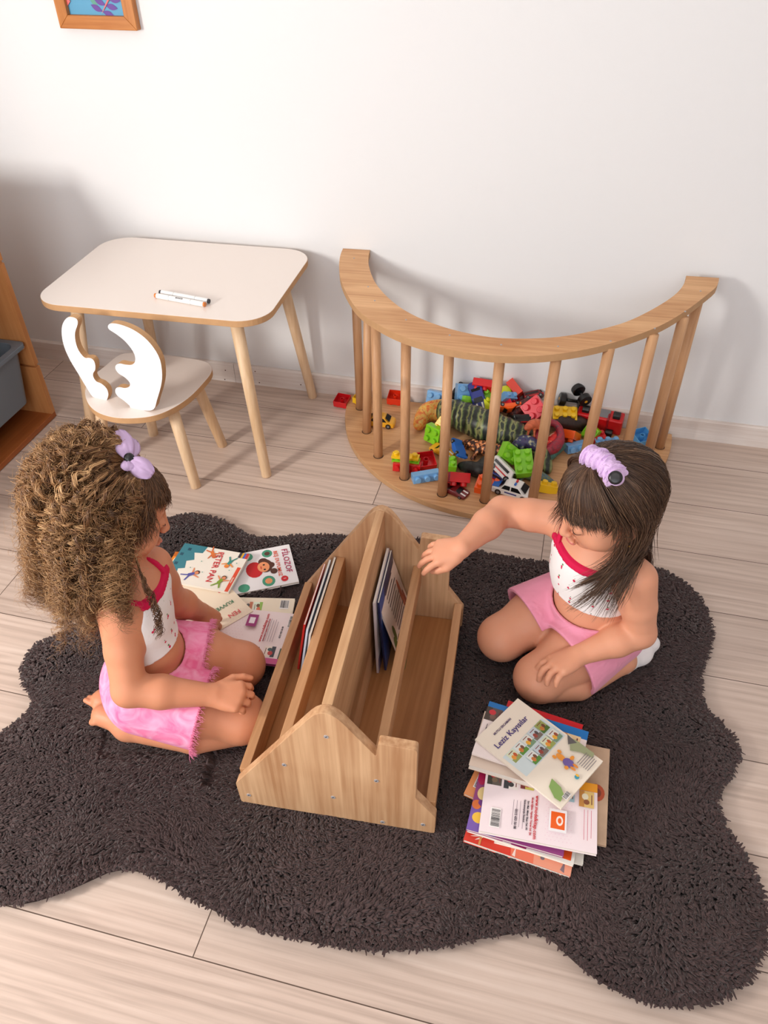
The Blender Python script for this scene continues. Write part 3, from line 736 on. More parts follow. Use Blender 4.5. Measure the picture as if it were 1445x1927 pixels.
me.loops.add(Qf.size); me.loops.foreach_set('vertex_index', Qf.astype(np.int32).ravel())
me.polygons.add(len(Qf)); me.polygons.foreach_set('loop_start', np.arange(0, Qf.size, 4, dtype=np.int32)); me.update(calc_edges=True)
tt = me.attributes.new('tone', 'FLOAT', 'POINT'); tt.data.foreach_set('value', np.repeat((rng.random(n)*.6+vnoise(Q, 6, 9)*.4).astype(np.float32), K*SG))
pile = link('pile', me, tone_mat('rug pile', [(0, srgb(57, 44, 44)), (1, srgb(84, 67, 66))], .85, .12, .15), rug, smooth=True); pile['kind'] = 'stuff'
print('rug tufts', n)
# ------------------------------------------------------------------ picture books
page_m = mat('book pages', srgb(236, 228, 216), .8, .2)
INK = {}
def ink(r, g, b):
    k = (r, g, b)
    if k not in INK: INK[k] = mat('ink %02x%02x%02x' % k, srgb(r, g, b), .35, .4)
    return INK[k]
def put_text(parent, name, s, size, O, U, V, N, x, y, rot, col, off=.0006, bold=.00015, label=None):
    me = text_mesh(s, size, bold)
    o = link(name, me, ink(*col), parent, label=label)
    c, q = math.cos(rot), math.sin(rot); X = U*c+V*q; Y = -U*q+V*c
    p = O+U*x+V*y+N*off
    mw = Matrix(((X.x, Y.x, N.x, p.x), (X.y, Y.y, N.y, p.y), (X.z, Y.z, N.z, p.z), (0, 0, 0, 1)))
    o.parent = parent; o.matrix_parent_inverse = Matrix.Translation(-root_of(parent).location) if parent.type == 'EMPTY' else Matrix.Identity(4)
    o.matrix_basis = (Matrix.Identity(4) if parent.type == 'EMPTY' else Matrix.Translation(-root_of(parent).location).inverted().inverted())@Matrix.Identity(4)
    o.matrix_basis = mw
    return o
def book(label, z0, t, P0, P1, P3, cover, art=(), texts=(), W=None, H=None, group=None, pages=True, tilt=None, cat='book', spine=None, name='picture_book'):
    zt = z0+t
    O = at(*P0, zt); U = at(*P1, zt)-O; W = W or U.length; U.normalize()
    V = Vector((-U.y, U.x, 0)); h = (at(*P3, zt)-O).dot(V); H = H or h
    N = Vector((0, 0, 1))
    if tilt:
        R = Matrix.Rotation(tilt[0], 3, U)@Matrix.Rotation(tilt[1], 3, V); U, V, N = R@U, R@V, R@N
    return book_frame(label, O, U, V, N, W, H, t, cover, art, texts, group, cat, spine, name)
def book_frame(label, O, U, V, N, W, H, t, cover, art=(), texts=(), group=None, cat='book', spine=None, name='picture_book'):
    c = O+U*W/2+V*H/2-N*t
    b = thing(name, label, cat, tuple(c), group)
    ct = .0006
    cm = ink(*cover) if isinstance(cover, tuple) else cover
    bm = bmesh.new()
    bm_prism(bm, rect(0, 0, W, H), O-N*ct, U, V, N, ct)
    bm_prism(bm, rect(0, 0, W, H), O-N*t, U, V, N, ct)
    bm_prism(bm, rect(0, 0, ct, H), O-N*(t-ct), U, V, N, t-2*ct)
    cv = solid('cover', bm, [cm, ink(*spine) if spine else cm], b)
    if spine: cv.data.polygons.foreach_set('material_index', [1 if i >= 12 or i in () else 0 for i in range(len(cv.data.polygons))])
    bm = bmesh.new()
    bm_prism(bm, rect(ct, .001, W-.0012, H-.001), O-N*(t-ct), U, V, N, t-2*ct); solid('pages', bm, page_m, b)
    if art:
        cols = []; shp = []
        for pts, col in art:
            m_ = ink(*col)
            if m_ not in cols: cols.append(m_)
            shp.append(([(x*W, y*H) for x, y in pts], cols.index(m_)))
        flat_art('cover_art', cv, O, U, V, N, shp, cols, .00025, .00006)
        cv.children[-1].parent = cv
    for tx in texts:
        s, size, x, y, rot, col = tx[:6]
        o = put_text(cv, tx[6] if len(tx) > 6 else 'title', s, size, O, U, V, N, x*W, y*H, rot, col, off=.0014)
    return b
def fix_child(o, parent): pass
def dk(cx, cy, rx, ry=None, a=0, n=16): return disc(cx, cy, rx, ry, a, n)
def kid(x, y, s, a, skin, hair, top, low):
    """a little leaping figure: limbs, shirt, head and hair"""
    R = lambda L: [(x+s*(p*math.cos(a)-q*math.sin(a)), y+s*(p*math.sin(a)+q*math.cos(a))*.74) for p, q in L]
    return [(R([(-.1, -.1), (-.5, -.9), (-.36, -.95), (.08, -.15)]), low), (R([(.0, -.1), (.55, -.75), (.66, -.62), (.2, .0)]), low),
            (R([(.1, .5), (.8, .9), (.86, .8), (.2, .3)]), skin), (R([(-.15, .5), (-.8, .75), (-.84, .62), (-.2, .28)]), skin),
            (R([(-.22, -.15), (.24, -.15), (.2, .58), (-.18, .58)]), top), (R(disc(0, .85, .3)), hair), (R(disc(.03, .78, .23)), skin)]
def barcode(x, y, w, h, vert=False):
    r = random.Random(7); out = [(rect(x, y, x+w, y+h), (245, 240, 238))]; p = .06
    while p < .92:
        q = r.uniform(.012, .04)
        out.append((rect(x+w*p, y+h*.12, x+w*(p+q), y+h*.95) if not vert else rect(x+w*.12, y+h*p, x+w*.95, y+h*(p+q)), (40, 36, 40))); p += q+r.uniform(.015, .04)
    return out
def thumb(x, y, w, h, base, a, b_, c_):
    return [(rect(x, y, x+w, y+h), base), (rect(x, y, x+w, y+h*.35), a), (dk(x+w*.35, y+h*.4, w*.2, h*.22), b_), (dk(x+w*.68, y+h*.5, w*.16, h*.2), c_), (rect(x+w*.2, y+h*.82, x+w*.8, y+h*.88), (120, 60, 60))]
def dots(x0, y0, x1, y1, nx, ny, r, col): return [(dk(x0+(x1-x0)*i/(nx-1), y0+(y1-y0)*(j+.5*(i % 2))/(ny-1), r*1.5, r, n=6), col) for i in range(nx) for j in range(ny)]
def lines(x, y0, y1, n, L, col, w=.006, seed=1, vert=False):
    r = random.Random(seed); out = []
    for i in range(n):
        y = y0+(y1-y0)*i/max(1, n-1); l = L*r.uniform(.75, 1)
        out.append((rect(x, y, x+l, y+w), col))
    return out
G1, G2 = 'picture books scattered beside the curly-haired girl', 'picture books in the messy stack in front of the girl with straight hair'
RED, INKC, TEAL = (200, 40, 50), (60, 56, 66), (48, 120, 130)
zr0 = .030
# ---- the scatter between the curly-haired girl and the rack
book('white picture book titled BEŞ DUYUMUZ lying flat on the rug', zr0, .007, (414, 1049), (426, 1122), (534, 1030), (238, 234, 236),
     [(dk(.14, .66, .10, .075), (70, 150, 120)), (dk(.14, .66, .05, .04), (90, 60, 50)), (dk(.84, .60, .13, .09), (70, 150, 120)), (dk(.84, .60, .07, .05), (230, 150, 100)), (dk(.14, .38, .10, .075), (70, 150, 120)), (dk(.9, .25, .10, .08), (70, 150, 120)),
      (dk(.5, .44, .20, .12), (196, 30, 36)), (dk(.34, .58, .1, .07), (86, 50, 40)), (dk(.45, .68, .07, .05), (86, 50, 40)), (dk(.62, .70, .07, .05), (86, 50, 40)), (dk(.45, .6, .17, .10), (86, 50, 40)), (dk(.47, .57, .13, .085), (232, 150, 104)), (dk(.42, .58, .02, .016), (40, 30, 30)), (dk(.54, .58, .02, .016), (40, 30, 30)), (dk(.48, .535, .04, .008), (190, 40, 40)),
      (dk(.86, .82, .07, .05), (208, 34, 44))],
     [('BEŞ DUYUMUZ', .0135, .45, .775, 0, (226, 88, 50)), ('FİLOZOF', .021, .42, .905, 0, (176, 36, 84)), ('1', .009, .86, .82, 0, (250, 250, 250))], group=G1, H=.178)
book('orange and night-blue picture book under the PETER PAN one', zr0+.001, .009, (330, 1038), (310, 1075), (454, 1041), (104, 112, 160),
     [([(.0, 0), (1, 0), (1, .5), (.55, .66), (.25, .6), (.12, .45), (.0, .4)], (240, 138, 28)), ([(0, 0), (.1, 0), (.13, .45), (.28, .62), (.3, .66), (.2, .64), (.06, .5), (0, .42)], (196, 104, 30)), (dk(.2, .12, .13, .09), (246, 222, 190)), (dk(.2, .12, .08, .05), (240, 200, 150))], group=G1, W=.16, H=.17)
book('cream picture book titled KUVVET under the curly-haired girl\'s hand', zr0+.012, .006, (401, 1072), (330, 1110), (445, 1168), (240, 222, 198),
     [(dk(.2, .42, .03, .022), (210, 60, 70))], [('KUVVET', .015, .34, .68, 0, (40, 120, 84)), ('FEN', .018, .28, .88, 0, (214, 80, 84))], group=G1, W=.135)
book('pale blue picture book titled HAREKET half under the curly-haired girl\'s knee', zr0, .007, (398, 1152), (330, 1165), (408, 1190), (214, 216, 232),
     [], [('HAREKET', .014, .42, .3, 0, (40, 120, 110)), ('KUBRİ', .020, .38, .62, 0, (160, 60, 110))], group=G1, W=.12, H=.07)
book('cream back cover with two small pictures, the farther one lying flat beside the rack', zr0, .006, (548, 1168), (553, 1139), (430, 1127), (240, 226, 204),
     thumb(.3, .50, .5, .14, (225, 235, 215), (150, 190, 90), (226, 120, 90), (120, 90, 70))+thumb(.3, .66, .5, .14, (235, 215, 195), (200, 120, 90), (120, 150, 80), (90, 90, 90))+barcode(.5, .08, .4, .14, True), group=G1, W=.07, H=.15)
bk_art = [(rect(0, 0, .10, 1), (206, 82, 142))]+thumb(.10, .02, .2, .13, (70, 90, 70), (50, 70, 50), (210, 60, 60), (150, 80, 60))+thumb(.12, .2, .2, .14, (240, 225, 215), (60, 60, 70), (190, 60, 60), (70, 90, 90))+thumb(.10, .4, .18, .13, (196, 180, 60), (120, 60, 60), (240, 230, 220), (200, 90, 60))+thumb(.1, .58, .18, .13, (230, 220, 220), (60, 60, 60), (200, 60, 60), (90, 90, 90))+thumb(.12, .78, .18, .13, (130, 150, 150), (110, 120, 110), (190, 140, 90), (120, 90, 70))
bk_art += barcode(.70, .04, .24, .11)+dots(.35, .66, .95, .9, 12, 7, .0035, (222, 176, 190))+[(rect(.62, .53, .86, .66), (150, 40, 110)), (rect(.68, .56, .80, .63), (235, 225, 232))]+lines(.36, .26, .38, 5, .5, (150, 130, 140), .006, 3)
book('pink-white back cover with a purple square logo and a pink edge beside the rack', zr0+.008, .008, (541, 1253), (570, 1157), (405, 1216), (240, 222, 222), bk_art,
     [('www.modelkitap.com', .0095, .66, .43, 0, RED), ('Model Eğitim Yayınları Ticaret Ltd. Şti.', .0042, .62, .39, 0, (190, 70, 80)), ('0212 432 36 08', .0055, .6, .2, 0, INKC), ('MODEL', .006, .74, .595, 0, (150, 40, 110))], group=G1, spine=(206, 70, 140), H=.185)
teal = [([(0, 0), (1, 0), (1, .16), (.82, .12), (.80, .22), (.62, .20), (.60, .32), (.42, .26), (.36, .36), (.22, .30), (.2, .40), (0, .42)], (58, 126, 140)), ([(.2, .05), (.5, .05), (.5, .2), (.2, .2)], (44, 100, 120))]
book('white picture book titled PETER PAN with leaping children on its cover', zr0+.019, .006, (348, 1022), (303, 1091), (457, 1066), (240, 232, 220),
     [([(0, 0), (1, 0), (1, .10), (.86, .08), (.84, .16), (.66, .13), (.62, .22), (.44, .18), (.38, .28), (.2, .22), (.18, .34), (0, .36)], (58, 126, 140)), (rect(.25, .03, .32, .08), (30, 80, 100)), (rect(.5, .03, .57, .08), (30, 80, 100)), (rect(.1, .1, .17, .15), (30, 80, 100)),
      (rect(.0, .86, .14, .9), (60, 60, 70)), (rect(.0, .9, .14, .93), (220, 170, 50)), (rect(.0, .93, .14, .96), (60, 100, 180)), (rect(.0, .96, .14, 1), (200, 60, 60)),
      (rect(.38, .935, 1, .985), (226, 80, 50))]+kid(.76, .34, .17, .6, (224, 140, 96), (70, 44, 44), (84, 84, 160), (84, 84, 160))+kid(.12, .47, .15, -.9, (214, 110, 60), (196, 90, 50), (220, 120, 60), (214, 110, 60))+kid(.28, .80, .15, -1.8, (232, 140, 60), (232, 120, 40), (60, 140, 130), (60, 140, 130))+kid(.82, .80, .16, 1.2, (224, 140, 96), (90, 60, 40), (130, 160, 50), (130, 160, 50))
      +[(dk(x, y, .012, .009, n=8), (60, 150, 130)) for x, y in ((.4, .4), (.2, .6), (.5, .85), (.66, .5), (.6, .3), (.3, .9))],
     [('PETER PAN', .0215, .47, .62, .10, (206, 40, 50)), ('Klasikler', .0055, .72, .96, 0, (240, 220, 200))], group=G1)
# ---- the stack in front of the other girl
def bottom(label, z, t, P0, P1, P3, cover, **k): return book(label, z, t, P0, P1, P3, cover, group=G2, **k)
z = zr0
bottom('red and peach picture book at the very bottom of the messy stack', z, .009, (871.8, 1580), (1073, 1650), (888, 1475), (214, 66, 52),
       art=[([(.45, 0), (1, 0), (1, 1), (.35, 1)], (228, 120, 92)), ([(.66, 0), (1, 0), (1, 1), (.6, 1)], (232, 156, 130)), (dk(.70, .2, .03, .05), (226, 180, 60)), (dk(.73, .14, .02, .03), (120, 110, 120)), ([(.9, .05), (.94, .02), (.93, .22)], (130, 110, 120)), ([(.46, .02), (.49, .01), (.48, .18)], (240, 220, 210)), (leaf(.05, .1, .12, .01, .5), (240, 220, 210)), (leaf(.1, .06, .12, .01, .9), (240, 220, 210)), (rect(.14, 0, .16, .4), (220, 150, 90))])
z += .010
bottom('plain white picture book showing only its corner low in the messy stack', z, .006, (930, 1584), (1097, 1627), (948, 1480), (238, 232, 222), H=.12)
z += .007
bottom('white picture book with yellow letters on its cover near the bottom of the messy stack', z, .007, (879, 1562), (1079, 1628), (905, 1455), (240, 236, 228),
       art=[([(.1, .0), (.26, 0), (.24, .2), (.06, .16)], (70, 150, 90)), ([(.2, 0), (.34, 0), (.36, .14), (.22, .2)], (170, 40, 110)), ([(.42, 0), (.56, 0), (.6, .2), (.44, .3)], (150, 30, 90)), ([(.84, .04), (.97, .04), (.97, .4), (.84, .4)], (230, 84, 30)), ([(.74, .14), (.80, .2), (.73, .3)], (190, 30, 50)), (dk(.02, .5, .03, .3), (240, 200, 60))],
       texts=[('N', .03, .63, .13, .0, (236, 190, 60), 'lettering'), ('M', .03, .71, .15, .0, (236, 190, 60), 'lettering')], H=.14)
z += .008
bottom('orange picture book with a barcode poking out at the left of the messy stack', z, .007, (905, 1425), (870.6, 1497), (915, 1440), (232, 150, 90), art=[([(0, 0), (1, 0), (1, 1), (0, 1)], (232, 152, 96))]+barcode(.42, .1, .34, .3, True), W=.085, H=.1)
tlab = bpy.context
z += .008
bottom('purple and yellow picture book fanned out at the left of the messy stack', z, .006, (877, 1560), (1060, 1612), (908, 1448), (150, 70, 130),
       art=[([(0, 0), (.3, 0), (.35, .4), (0, .35)], (120, 90, 170)), (dk(.10, .2, .07, .08), (236, 190, 70)), (dk(.05, .38, .05, .07), (226, 120, 60)), (dk(.14, .42, .08, .06), (120, 60, 140)), (dk(.09, .56, .06, .1), (240, 214, 150)), (dk(.05, .8, .05, .12), (190, 40, 90)), (dk(.22, .3, .07, .05), (210, 70, 50))], H=.135)
z += .007
bottom('large tan picture book sticking out on the right of the messy stack', z, .006, (1140.7, 1592), (1147.5, 1410), (980, 1552), mat('tan marbled cover', srgb(190, 160, 134), .5, .4, var=.25, vscale=30),
       art=[(dk(.50, .14, .09, .10), (176, 76, 44)), (dk(.5, .14, .05, .06), (130, 60, 40))], H=.155)
z += .007
md_art = [(rect(.0, .0, .13, 1), (240, 160, 40))]+thumb(.06, .02, .24, .13, (92, 84, 76), (60, 58, 50), (190, 50, 60), (120, 100, 80))+thumb(.10, .17, .22, .13, (238, 230, 226), (60, 60, 66), (200, 50, 60), (60, 60, 60))+thumb(.08, .32, .2, .12, (200, 190, 90), (120, 50, 50), (240, 230, 220), (180, 60, 60))+thumb(.12, .68, .22, .12, (160, 190, 200), (100, 140, 150), (236, 236, 236), (200, 80, 80))+thumb(.14, .84, .24, .13, (232, 196, 120), (200, 140, 70), (240, 230, 200), (150, 90, 60))
md_art += barcode(.64, .08, .28, .09)+dots(.36, .56, .96, .76, 14, 7, .003, (226, 178, 200))+[(rect(.52, .585, .84, .735), (238, 234, 236)), (rect(.56, .60, .80, .72), (232, 96, 30)), (dk(.68, .675, .07, .03), (246, 230, 220)), (dk(.68, .675, .04, .016), (232, 96, 30))]+lines(.50, .27, .36, 4, .4, (140, 120, 132), .004, 5)+lines(.45, .88, .94, 3, .45, (200, 90, 110), .004, 6)
bottom('pink-white back cover with an orange square logo in the middle of the messy stack', z, .008, (916.7, 1438), (900.7, 1563), (1121.2+3, 1473.5), (240, 224, 228), art=md_art,
       texts=[('www.modelkitap.com', .0095, .66, .475, 0, RED), ('Model Eğitim Yayınları Ticaret Ltd. Şti.', .0046, .66, .435, 0, (190, 70, 80)), ('Sırrı Mah. Mimar Sinan Cad. 9/1', .0044, .66, .40, 0, INKC), ('Gaziosmanpaşa İstanbul', .0044, .6, .37, 0, INKC), ('0212 432 36 08', .006, .74, .30, 0, INKC), ('MODEL ÇOCUK', .0045, .68, .625, 0, (250, 240, 235))])
z += .009
bottom('thick white-paged picture book under the blue-topped one in the messy stack', z, .014, (912, 1338), (884, 1432), (1096, 1392), (226, 206, 190), W=.125, H=.19)
z += .015
bottom('thin red picture book poking out at the back of the messy stack', z, .004, (956.5, 1318), (925, 1408), (1073, 1363), (200, 30, 40), W=.125, H=.15)
z += .005
b2 = [(rect(0, 0, .16, 1), (30, 110, 180))]+thumb(.10, .0, .25, .16, (96, 80, 76), (70, 58, 50), (200, 50, 60), (120, 90, 80))+thumb(.14, .74, .2, .2, (236, 206, 160), (200, 140, 90), (240, 232, 214), (150, 90, 60))+lines(.42, .05, .3, 6, .4, (90, 80, 90), .006, 9)
bottom('blue-topped picture book second from the top of the messy stack', z, .005, (921.2, 1319.4), (887, 1419), (1108.2, 1375.9), (238, 224, 222), art=b2, texts=[('modelkitap', .007, .62, .06, 0, INKC)], W=.125)
z += .006
th_ = []
cols_ = [((214, 220, 190), (150, 160, 90), (226, 150, 60), (190, 90, 50)), ((222, 226, 220), (90, 140, 60), (200, 120, 60), (120, 80, 60)), ((220, 220, 210), (120, 150, 120), (230, 170, 60), (150, 80, 60)), ((196, 206, 212), (120, 110, 100), (150, 70, 60), (90, 80, 80)), ((150, 160, 90), (80, 110, 50), (190, 120, 60), (110, 70, 50))]
for i in range(5): th_ += thumb(.11+.165*i, .565, .15, .12, *cols_[i])
for i in range(4): th_ += thumb(.28+.165*i, .42, .15, .12, *cols_[(i*2+1) % 5])
th_ = [(rect(.04, .70, .96, .70), (200, 214, 216))][:0]+[(rect(.05, .41, .97, .69), (206, 218, 220))]+th_
fig = [(dk(.62, .30, .045, .05), (232, 150, 60)), (dk(.56, .345, .025, .022), (232, 150, 60)), (dk(.68, .345, .025, .022), (232, 150, 60)), (dk(.62, .215, .07, .055), (112, 92, 156)), (dk(.54, .20, .03, .02), (232, 150, 60)), (dk(.72, .22, .04, .018), (232, 150, 60)), (dk(.59, .15, .02, .03), (226, 140, 60)), (dk(.65, .15, .02, .03), (226, 140, 60))]
fig += [([(.05, .10), (.13, .20), (.26, .23), (.24, .12), (.18, .06), (.06, .04)], (130, 160, 90)), ([(.80, .28), (.97, .36), (1, .30), (1, .10), (.93, .08), (.88, .2)], (150, 156, 120)), ([(.86, .33), (.99, .40), (.97, .28)], (96, 92, 92)), (dk(.52, .075, .035, .022), (70, 150, 170)), (dk(.545, .082, .018, .018), (236, 180, 60))]
fig += lines(.70, .04, .15, 6, .26, (120, 110, 116), .006, 11)+barcode(.13, .01, .12, .05)
bottom('cream picture book titled Leziz Kayısılar, topmost of the messy stack', z, .005, (1056, 1521.8), (1134.6, 1432.4), (889.4, 1395.4), mat('cream cover', srgb(234, 222, 206), .4, .4), art=th_+fig,
       texts=[('Leziz Kayısılar', .0165, .46, .80, 0, (62, 44, 120)), ('MUTLU ERCAMAN', .0062, .44, .90, 0, (90, 70, 110))])
# ---- books standing in the rack
def rk3(s, d, z): return A_+U_*s+N_*d+Zv*z
def stand(label, p0, p1, hv, t, cover, art=(), texts=(), n=None):
    """p0->p1 is the lower edge, hv the vector up the cover; the thickness grows away from n"""
    p0, p1 = Vector(p0), Vector(p1); U = p1-p0; W = U.length; U.normalize(); V = Vector(hv); H = V.length; V.normalize(); V = (V-U*V.dot(U)).normalized(); N = U.cross(V)
    return book_frame(label, p0, U, V, N, W, H, t, cover, art, texts, 'picture books standing in the rack')
b3 = lambda s, z: U_*s+Zv*z
GR = (72, 96, 44)
stand('picture book page with story text leaning in the right side of the rack', rk3(.260, .340, .030), rk3(.260, .492, .030), b3(-.056, .205), .004, (226, 206, 192),
      [(disc(.1, .1, .16, .14), GR), (disc(.22, .2, .12, .14), (60, 82, 36)), (disc(.06, .32, .06, .12), (84, 108, 50)), (disc(.14, .44, .05, .1), GR), (disc(.5, .12, .12, .1), (90, 110, 60)), (disc(.82, .5, .05, .2), (180, 96, 70)), (disc(.9, .3, .04, .2), (150, 70, 50))]+[(rect(.30, .90-.055*i, .30+.5*(1-.3*((i*7) % 3)/3), .915-.055*i), (90, 70, 70)) for i in range(12)])
stand('thin dark blue picture book leaning against the divider, right side of the rack', rk3(.222, .33, .030), rk3(.222, .485, .030), b3(-.012, .212), .004, (30, 40, 80), [(rect(0, .0, .3, 1), (50, 80, 150))])
stand('white-edged picture book standing flat against the divider of the rack', rk3(.208, .32, .030), rk3(.208, .482, .030), b3(-.004, .22), .005, (214, 206, 214), [(rect(0, 0, 1, .2), (120, 110, 150))])
stand('red-covered picture book bulging at the outer side of the left rack pocket', rk3(.036, .300, .032), rk3(.036, .480, .032), b3(.026, .150), .004, (196, 44, 40), [(rect(.1, .1, .9, .9), (206, 60, 50))])
stand('silvery white picture book in the middle of the left rack pocket', rk3(.046, .285, .032), rk3(.046, .490, .032), b3(.026, .154), .004, (200, 208, 222), [(rect(.05, .05, .95, .95), (186, 198, 220))])
stand('grey magazine-like picture book leaning on the left upper rail of the rack', rk3(.058, .270, .032), rk3(.058, .496, .032), b3(.024, .158), .004, (206, 200, 196), [(rect(.1, .7, .4, .95), (170, 60, 60)), (rect(.5, .7, .9, .95), (80, 90, 110))])
# ------------------------------------------------------------------ toys in the pen
PB = .0272; PHt = .0255
def plast(n, r, g, b): return mat('plastic '+n, srgb(r, g, b), .28, .5, coat=.15)
PC = dict(red=plast('red', 206, 22, 28), darkred=plast('dark red', 150, 16, 30), orange=plast('orange', 240, 92, 22), redorange=plast('red-orange', 226, 52, 22), yellow=plast('yellow', 244, 198, 30), lime=plast('lime green', 132, 204, 36),
          lightblue=plast('light blue', 120, 176, 226), skyblue=plast('sky blue', 90, 168, 226), blue=plast('blue', 26, 100, 190), navy=plast('dark blue', 36, 50, 130), white=plast('white', 238, 236, 232), black=plast('black', 18, 18, 20),
          lemon=plast('lemon', 206, 214, 30), amber=plast('amber', 236, 172, 40), pinkred=plast('pink-red', 226, 40, 60), teal=plast('teal', 60, 126, 118), glass=plast('dark window', 24, 24, 28), grey=plast('grey', 120, 120, 124), maroon=plast('maroon', 110, 24, 28))
BM = {}
def brick_mesh(nx, ny, hh=PHt):
    k = (nx, ny, hh)
    if k in BM: return BM[k].copy()
    bm = bmesh.new(); X, Y, w = nx*PB/2-.0004, ny*PB/2-.0004, .0018
    o = [bm.verts.new(p) for p in ((-X, -Y, 0), (X, -Y, 0), (X, Y, 0), (-X, Y, 0))]; t = [bm.verts.new((v.co.x, v.co.y, hh)) for v in o]
    i = [bm.verts.new((v.co.x-math.copysign(w, v.co.x), v.co.y-math.copysign(w, v.co.y), 0)) for v in o]; j = [bm.verts.new((v.co.x, v.co.y, hh-w)) for v in i]
    bm.faces.new(t); bm.faces.new(j[::-1])
    for k_ in range(4):
        l = (k_+1) % 4
        bm.faces.new((o[k_], o[l], t[l], t[k_])); bm.faces.new((i[l], i[k_], j[k_], j[l])); bm.faces.new((o[l], o[k_], i[k_], i[l]))
    for a in range(nx):
        for b in range(ny):
            x, y = (a-(nx-1)/2)*PB, (b-(ny-1)/2)*PB
            bm_tube(bm, [(x, y, hh-.0005), (x, y, hh+.0085), (x, y, hh+.0098)], [.0085, .0085, .0075], 18)
    for a in range(max(1, nx-1)):
        for b in range(max(1, ny-1)):
            x, y = (a-(nx-2)/2)*PB if nx > 1 else 0, (b-(ny-2)/2)*PB if ny > 1 else 0
            r = .0074 if min(nx, ny) > 1 else .003
            for q, fl in ((r, 0), (r-.0016, 1)):
                ring0 = [bm.verts.new((x+q*math.cos(2*PI*k_/14), y+q*math.sin(2*PI*k_/14), .0008)) for k_ in range(14)]
                ring1 = [bm.verts.new((v.co.x, v.co.y, hh-w)) for v in ring0]
                for k_ in range(14): bm.faces.new((ring0[k_], ring0[(k_+1) % 14], ring1[(k_+1) % 14], ring1[k_]))
                if fl: 
                    for k_ in range(14): bm.faces.new((prev[k_], prev[(k_+1) % 14], ring0[(k_+1) % 14], ring0[k_]))
                prev = ring0
    bmesh.ops.recalc_face_normals(bm, faces=bm.faces)
    me = bpy.data.meshes.new('toy_brick'); bm.to_mesh(me); bm.free(); BM[k] = me
    return me.copy()
GB = 'building bricks scattered in and around the climbing arch'
def brick(desc, col, nx, ny, u, v, zc, eul=(0, 0, 0), hh=PHt, s=1.0):
    me = brick_mesh(nx, ny, hh); me.materials.append(PC[col])
    o = bpy.data.objects.new('toy_brick', me); COL.objects.link(o)
    E_ = Euler([rad(a) for a in eul], 'XYZ'); R = E_.to_matrix()
    c = at(u, v, zc); o.rotation_euler = E_; o.scale = (s, s, s); o.location = c-R@Vector((0, 0, hh/2*s))
    if min((o.location+R@Vector((x*nx*PB/2*s, y*ny*PB/2*s, z_))).z for x in (-1, 1) for y in (-1, 1) for z_ in (0, (hh+.0088)*s)) < 0: pass
    m = o.modifiers.new('bevel', 'BEVEL'); m.width = .0007; m.segments = 2; m.limit_method = 'ANGLE'; m.angle_limit = rad(60)
    tag(o, desc, 'toy brick', GB); return o
B = .018
brick('red toy brick lying upside down on the laminate floor outside the climbing arch', 'red', 2, 2, 644, 754, .018, (188, 0, -6), s=.86)
brick('yellow toy brick upside down behind the leftmost rung of the climbing arch', 'yellow', 2, 2, 681, 749, B+.018, (186, 4, -12), s=.86)
brick('orange-red toy brick upside down near the wall, right of the yellow car', 'redorange', 2, 2, 744, 748, B+.019, (186, 0, 2), s=.9)
brick('lime toy brick with studs facing the camera beside the orange tail', 'lime', 2, 2, 817, 817, B+.030, (78, 0, -28))
brick('small yellow toy brick perched on the lime one beside the orange tail', 'yellow', 1, 2, 828, 797, B+.052, (60, 20, -30), s=.8)
brick('red toy brick with two studs showing, lowest of the three-colour pile', 'red', 3, 1, 766, 878, B+.012, (82, 0, 2))
brick('thin lime toy brick in the middle of the three-colour pile', 'lime', 3, 1, 764, 866, B+.026, (0, 0, 2), hh=.007)
brick('thin yellow toy brick on top of the three-colour pile', 'yellow', 3, 1, 763, 859, B+.036, (0, 0, 2), hh=.007)
brick('red toy brick with its hollow side up right of the three-colour pile', 'red', 2, 2, 801, 868, B+.017, (196, 0, 26), s=1.0)
brick('light blue one-row toy brick lying on its side with studs to the front', 'lightblue', 3, 1, 801, 896, B+.011, (80, 0, 28))
brick('lime toy brick half hidden by the fourth rung', 'lime', 2, 2, 843, 874, B+.018, (0, 6, 10), s=.9)
brick('red toy brick tipped with its hollow side facing the camera, near the dark red car', 'red', 2, 2, 861, 899, B+.026, (140, 10, 18), s=1.1)
brick('orange toy brick with studs up beside the white police car', 'orange', 1, 2, 905, 912, B+.013, (8, 0, -6))
brick('orange toy brick mostly hidden behind the fifth rung', 'orange', 2, 2, 926, 903, B+.012, (20, 0, 12), s=.9)
brick('lime toy brick tilted up on its side next to the studs-up lime brick', 'lime', 2, 2, 956, 853, B+.058, (48, 42, 20), s=.95)
brick('lime six-stud toy brick with studs up, tilted towards the camera', 'lime', 2, 3, 985, 872, B+.045, (22, -8, 12))
brick('light blue toy brick standing upright at the back of the heap by the wall', 'lightblue', 2, 2, 874, 739, B+.070, (64, 10, 24), s=1.05)
brick('light blue toy brick lying low behind the orange tail', 'lightblue', 2, 2, 819, 751, B+.030, (70, 0, -10))
brick('red toy brick at the top back of the heap, hollow side to the camera', 'red', 3, 2, 914, 728, B+.090, (120, 0, -4), s=1.0)
brick('red-orange toy brick at the peak of the heap right of the fifth rung', 'redorange', 2, 2, 969, 731, B+.092, (130, 30, -36), s=1.0)
brick('lime toy brick peeking out above the green dinosaur', 'lime', 2, 2, 880, 752, B+.060, (150, 20, 30), s=.8)
brick('lime toy brick wedged between the blue race car and the fifth rung', 'lime', 2, 2, 919, 748, B+.066, (40, 10, 10), s=.9)
brick('lemon yellow toy brick standing behind the fifth rung', 'lemon', 2, 2, 921, 764, B+.055, (20, 30, 60), s=.9)
brick('light blue toy brick stacked on a pink-red one right of the fifth rung', 'lightblue', 2, 1, 957, 747, B+.088, (30, 20, 40), s=.9)
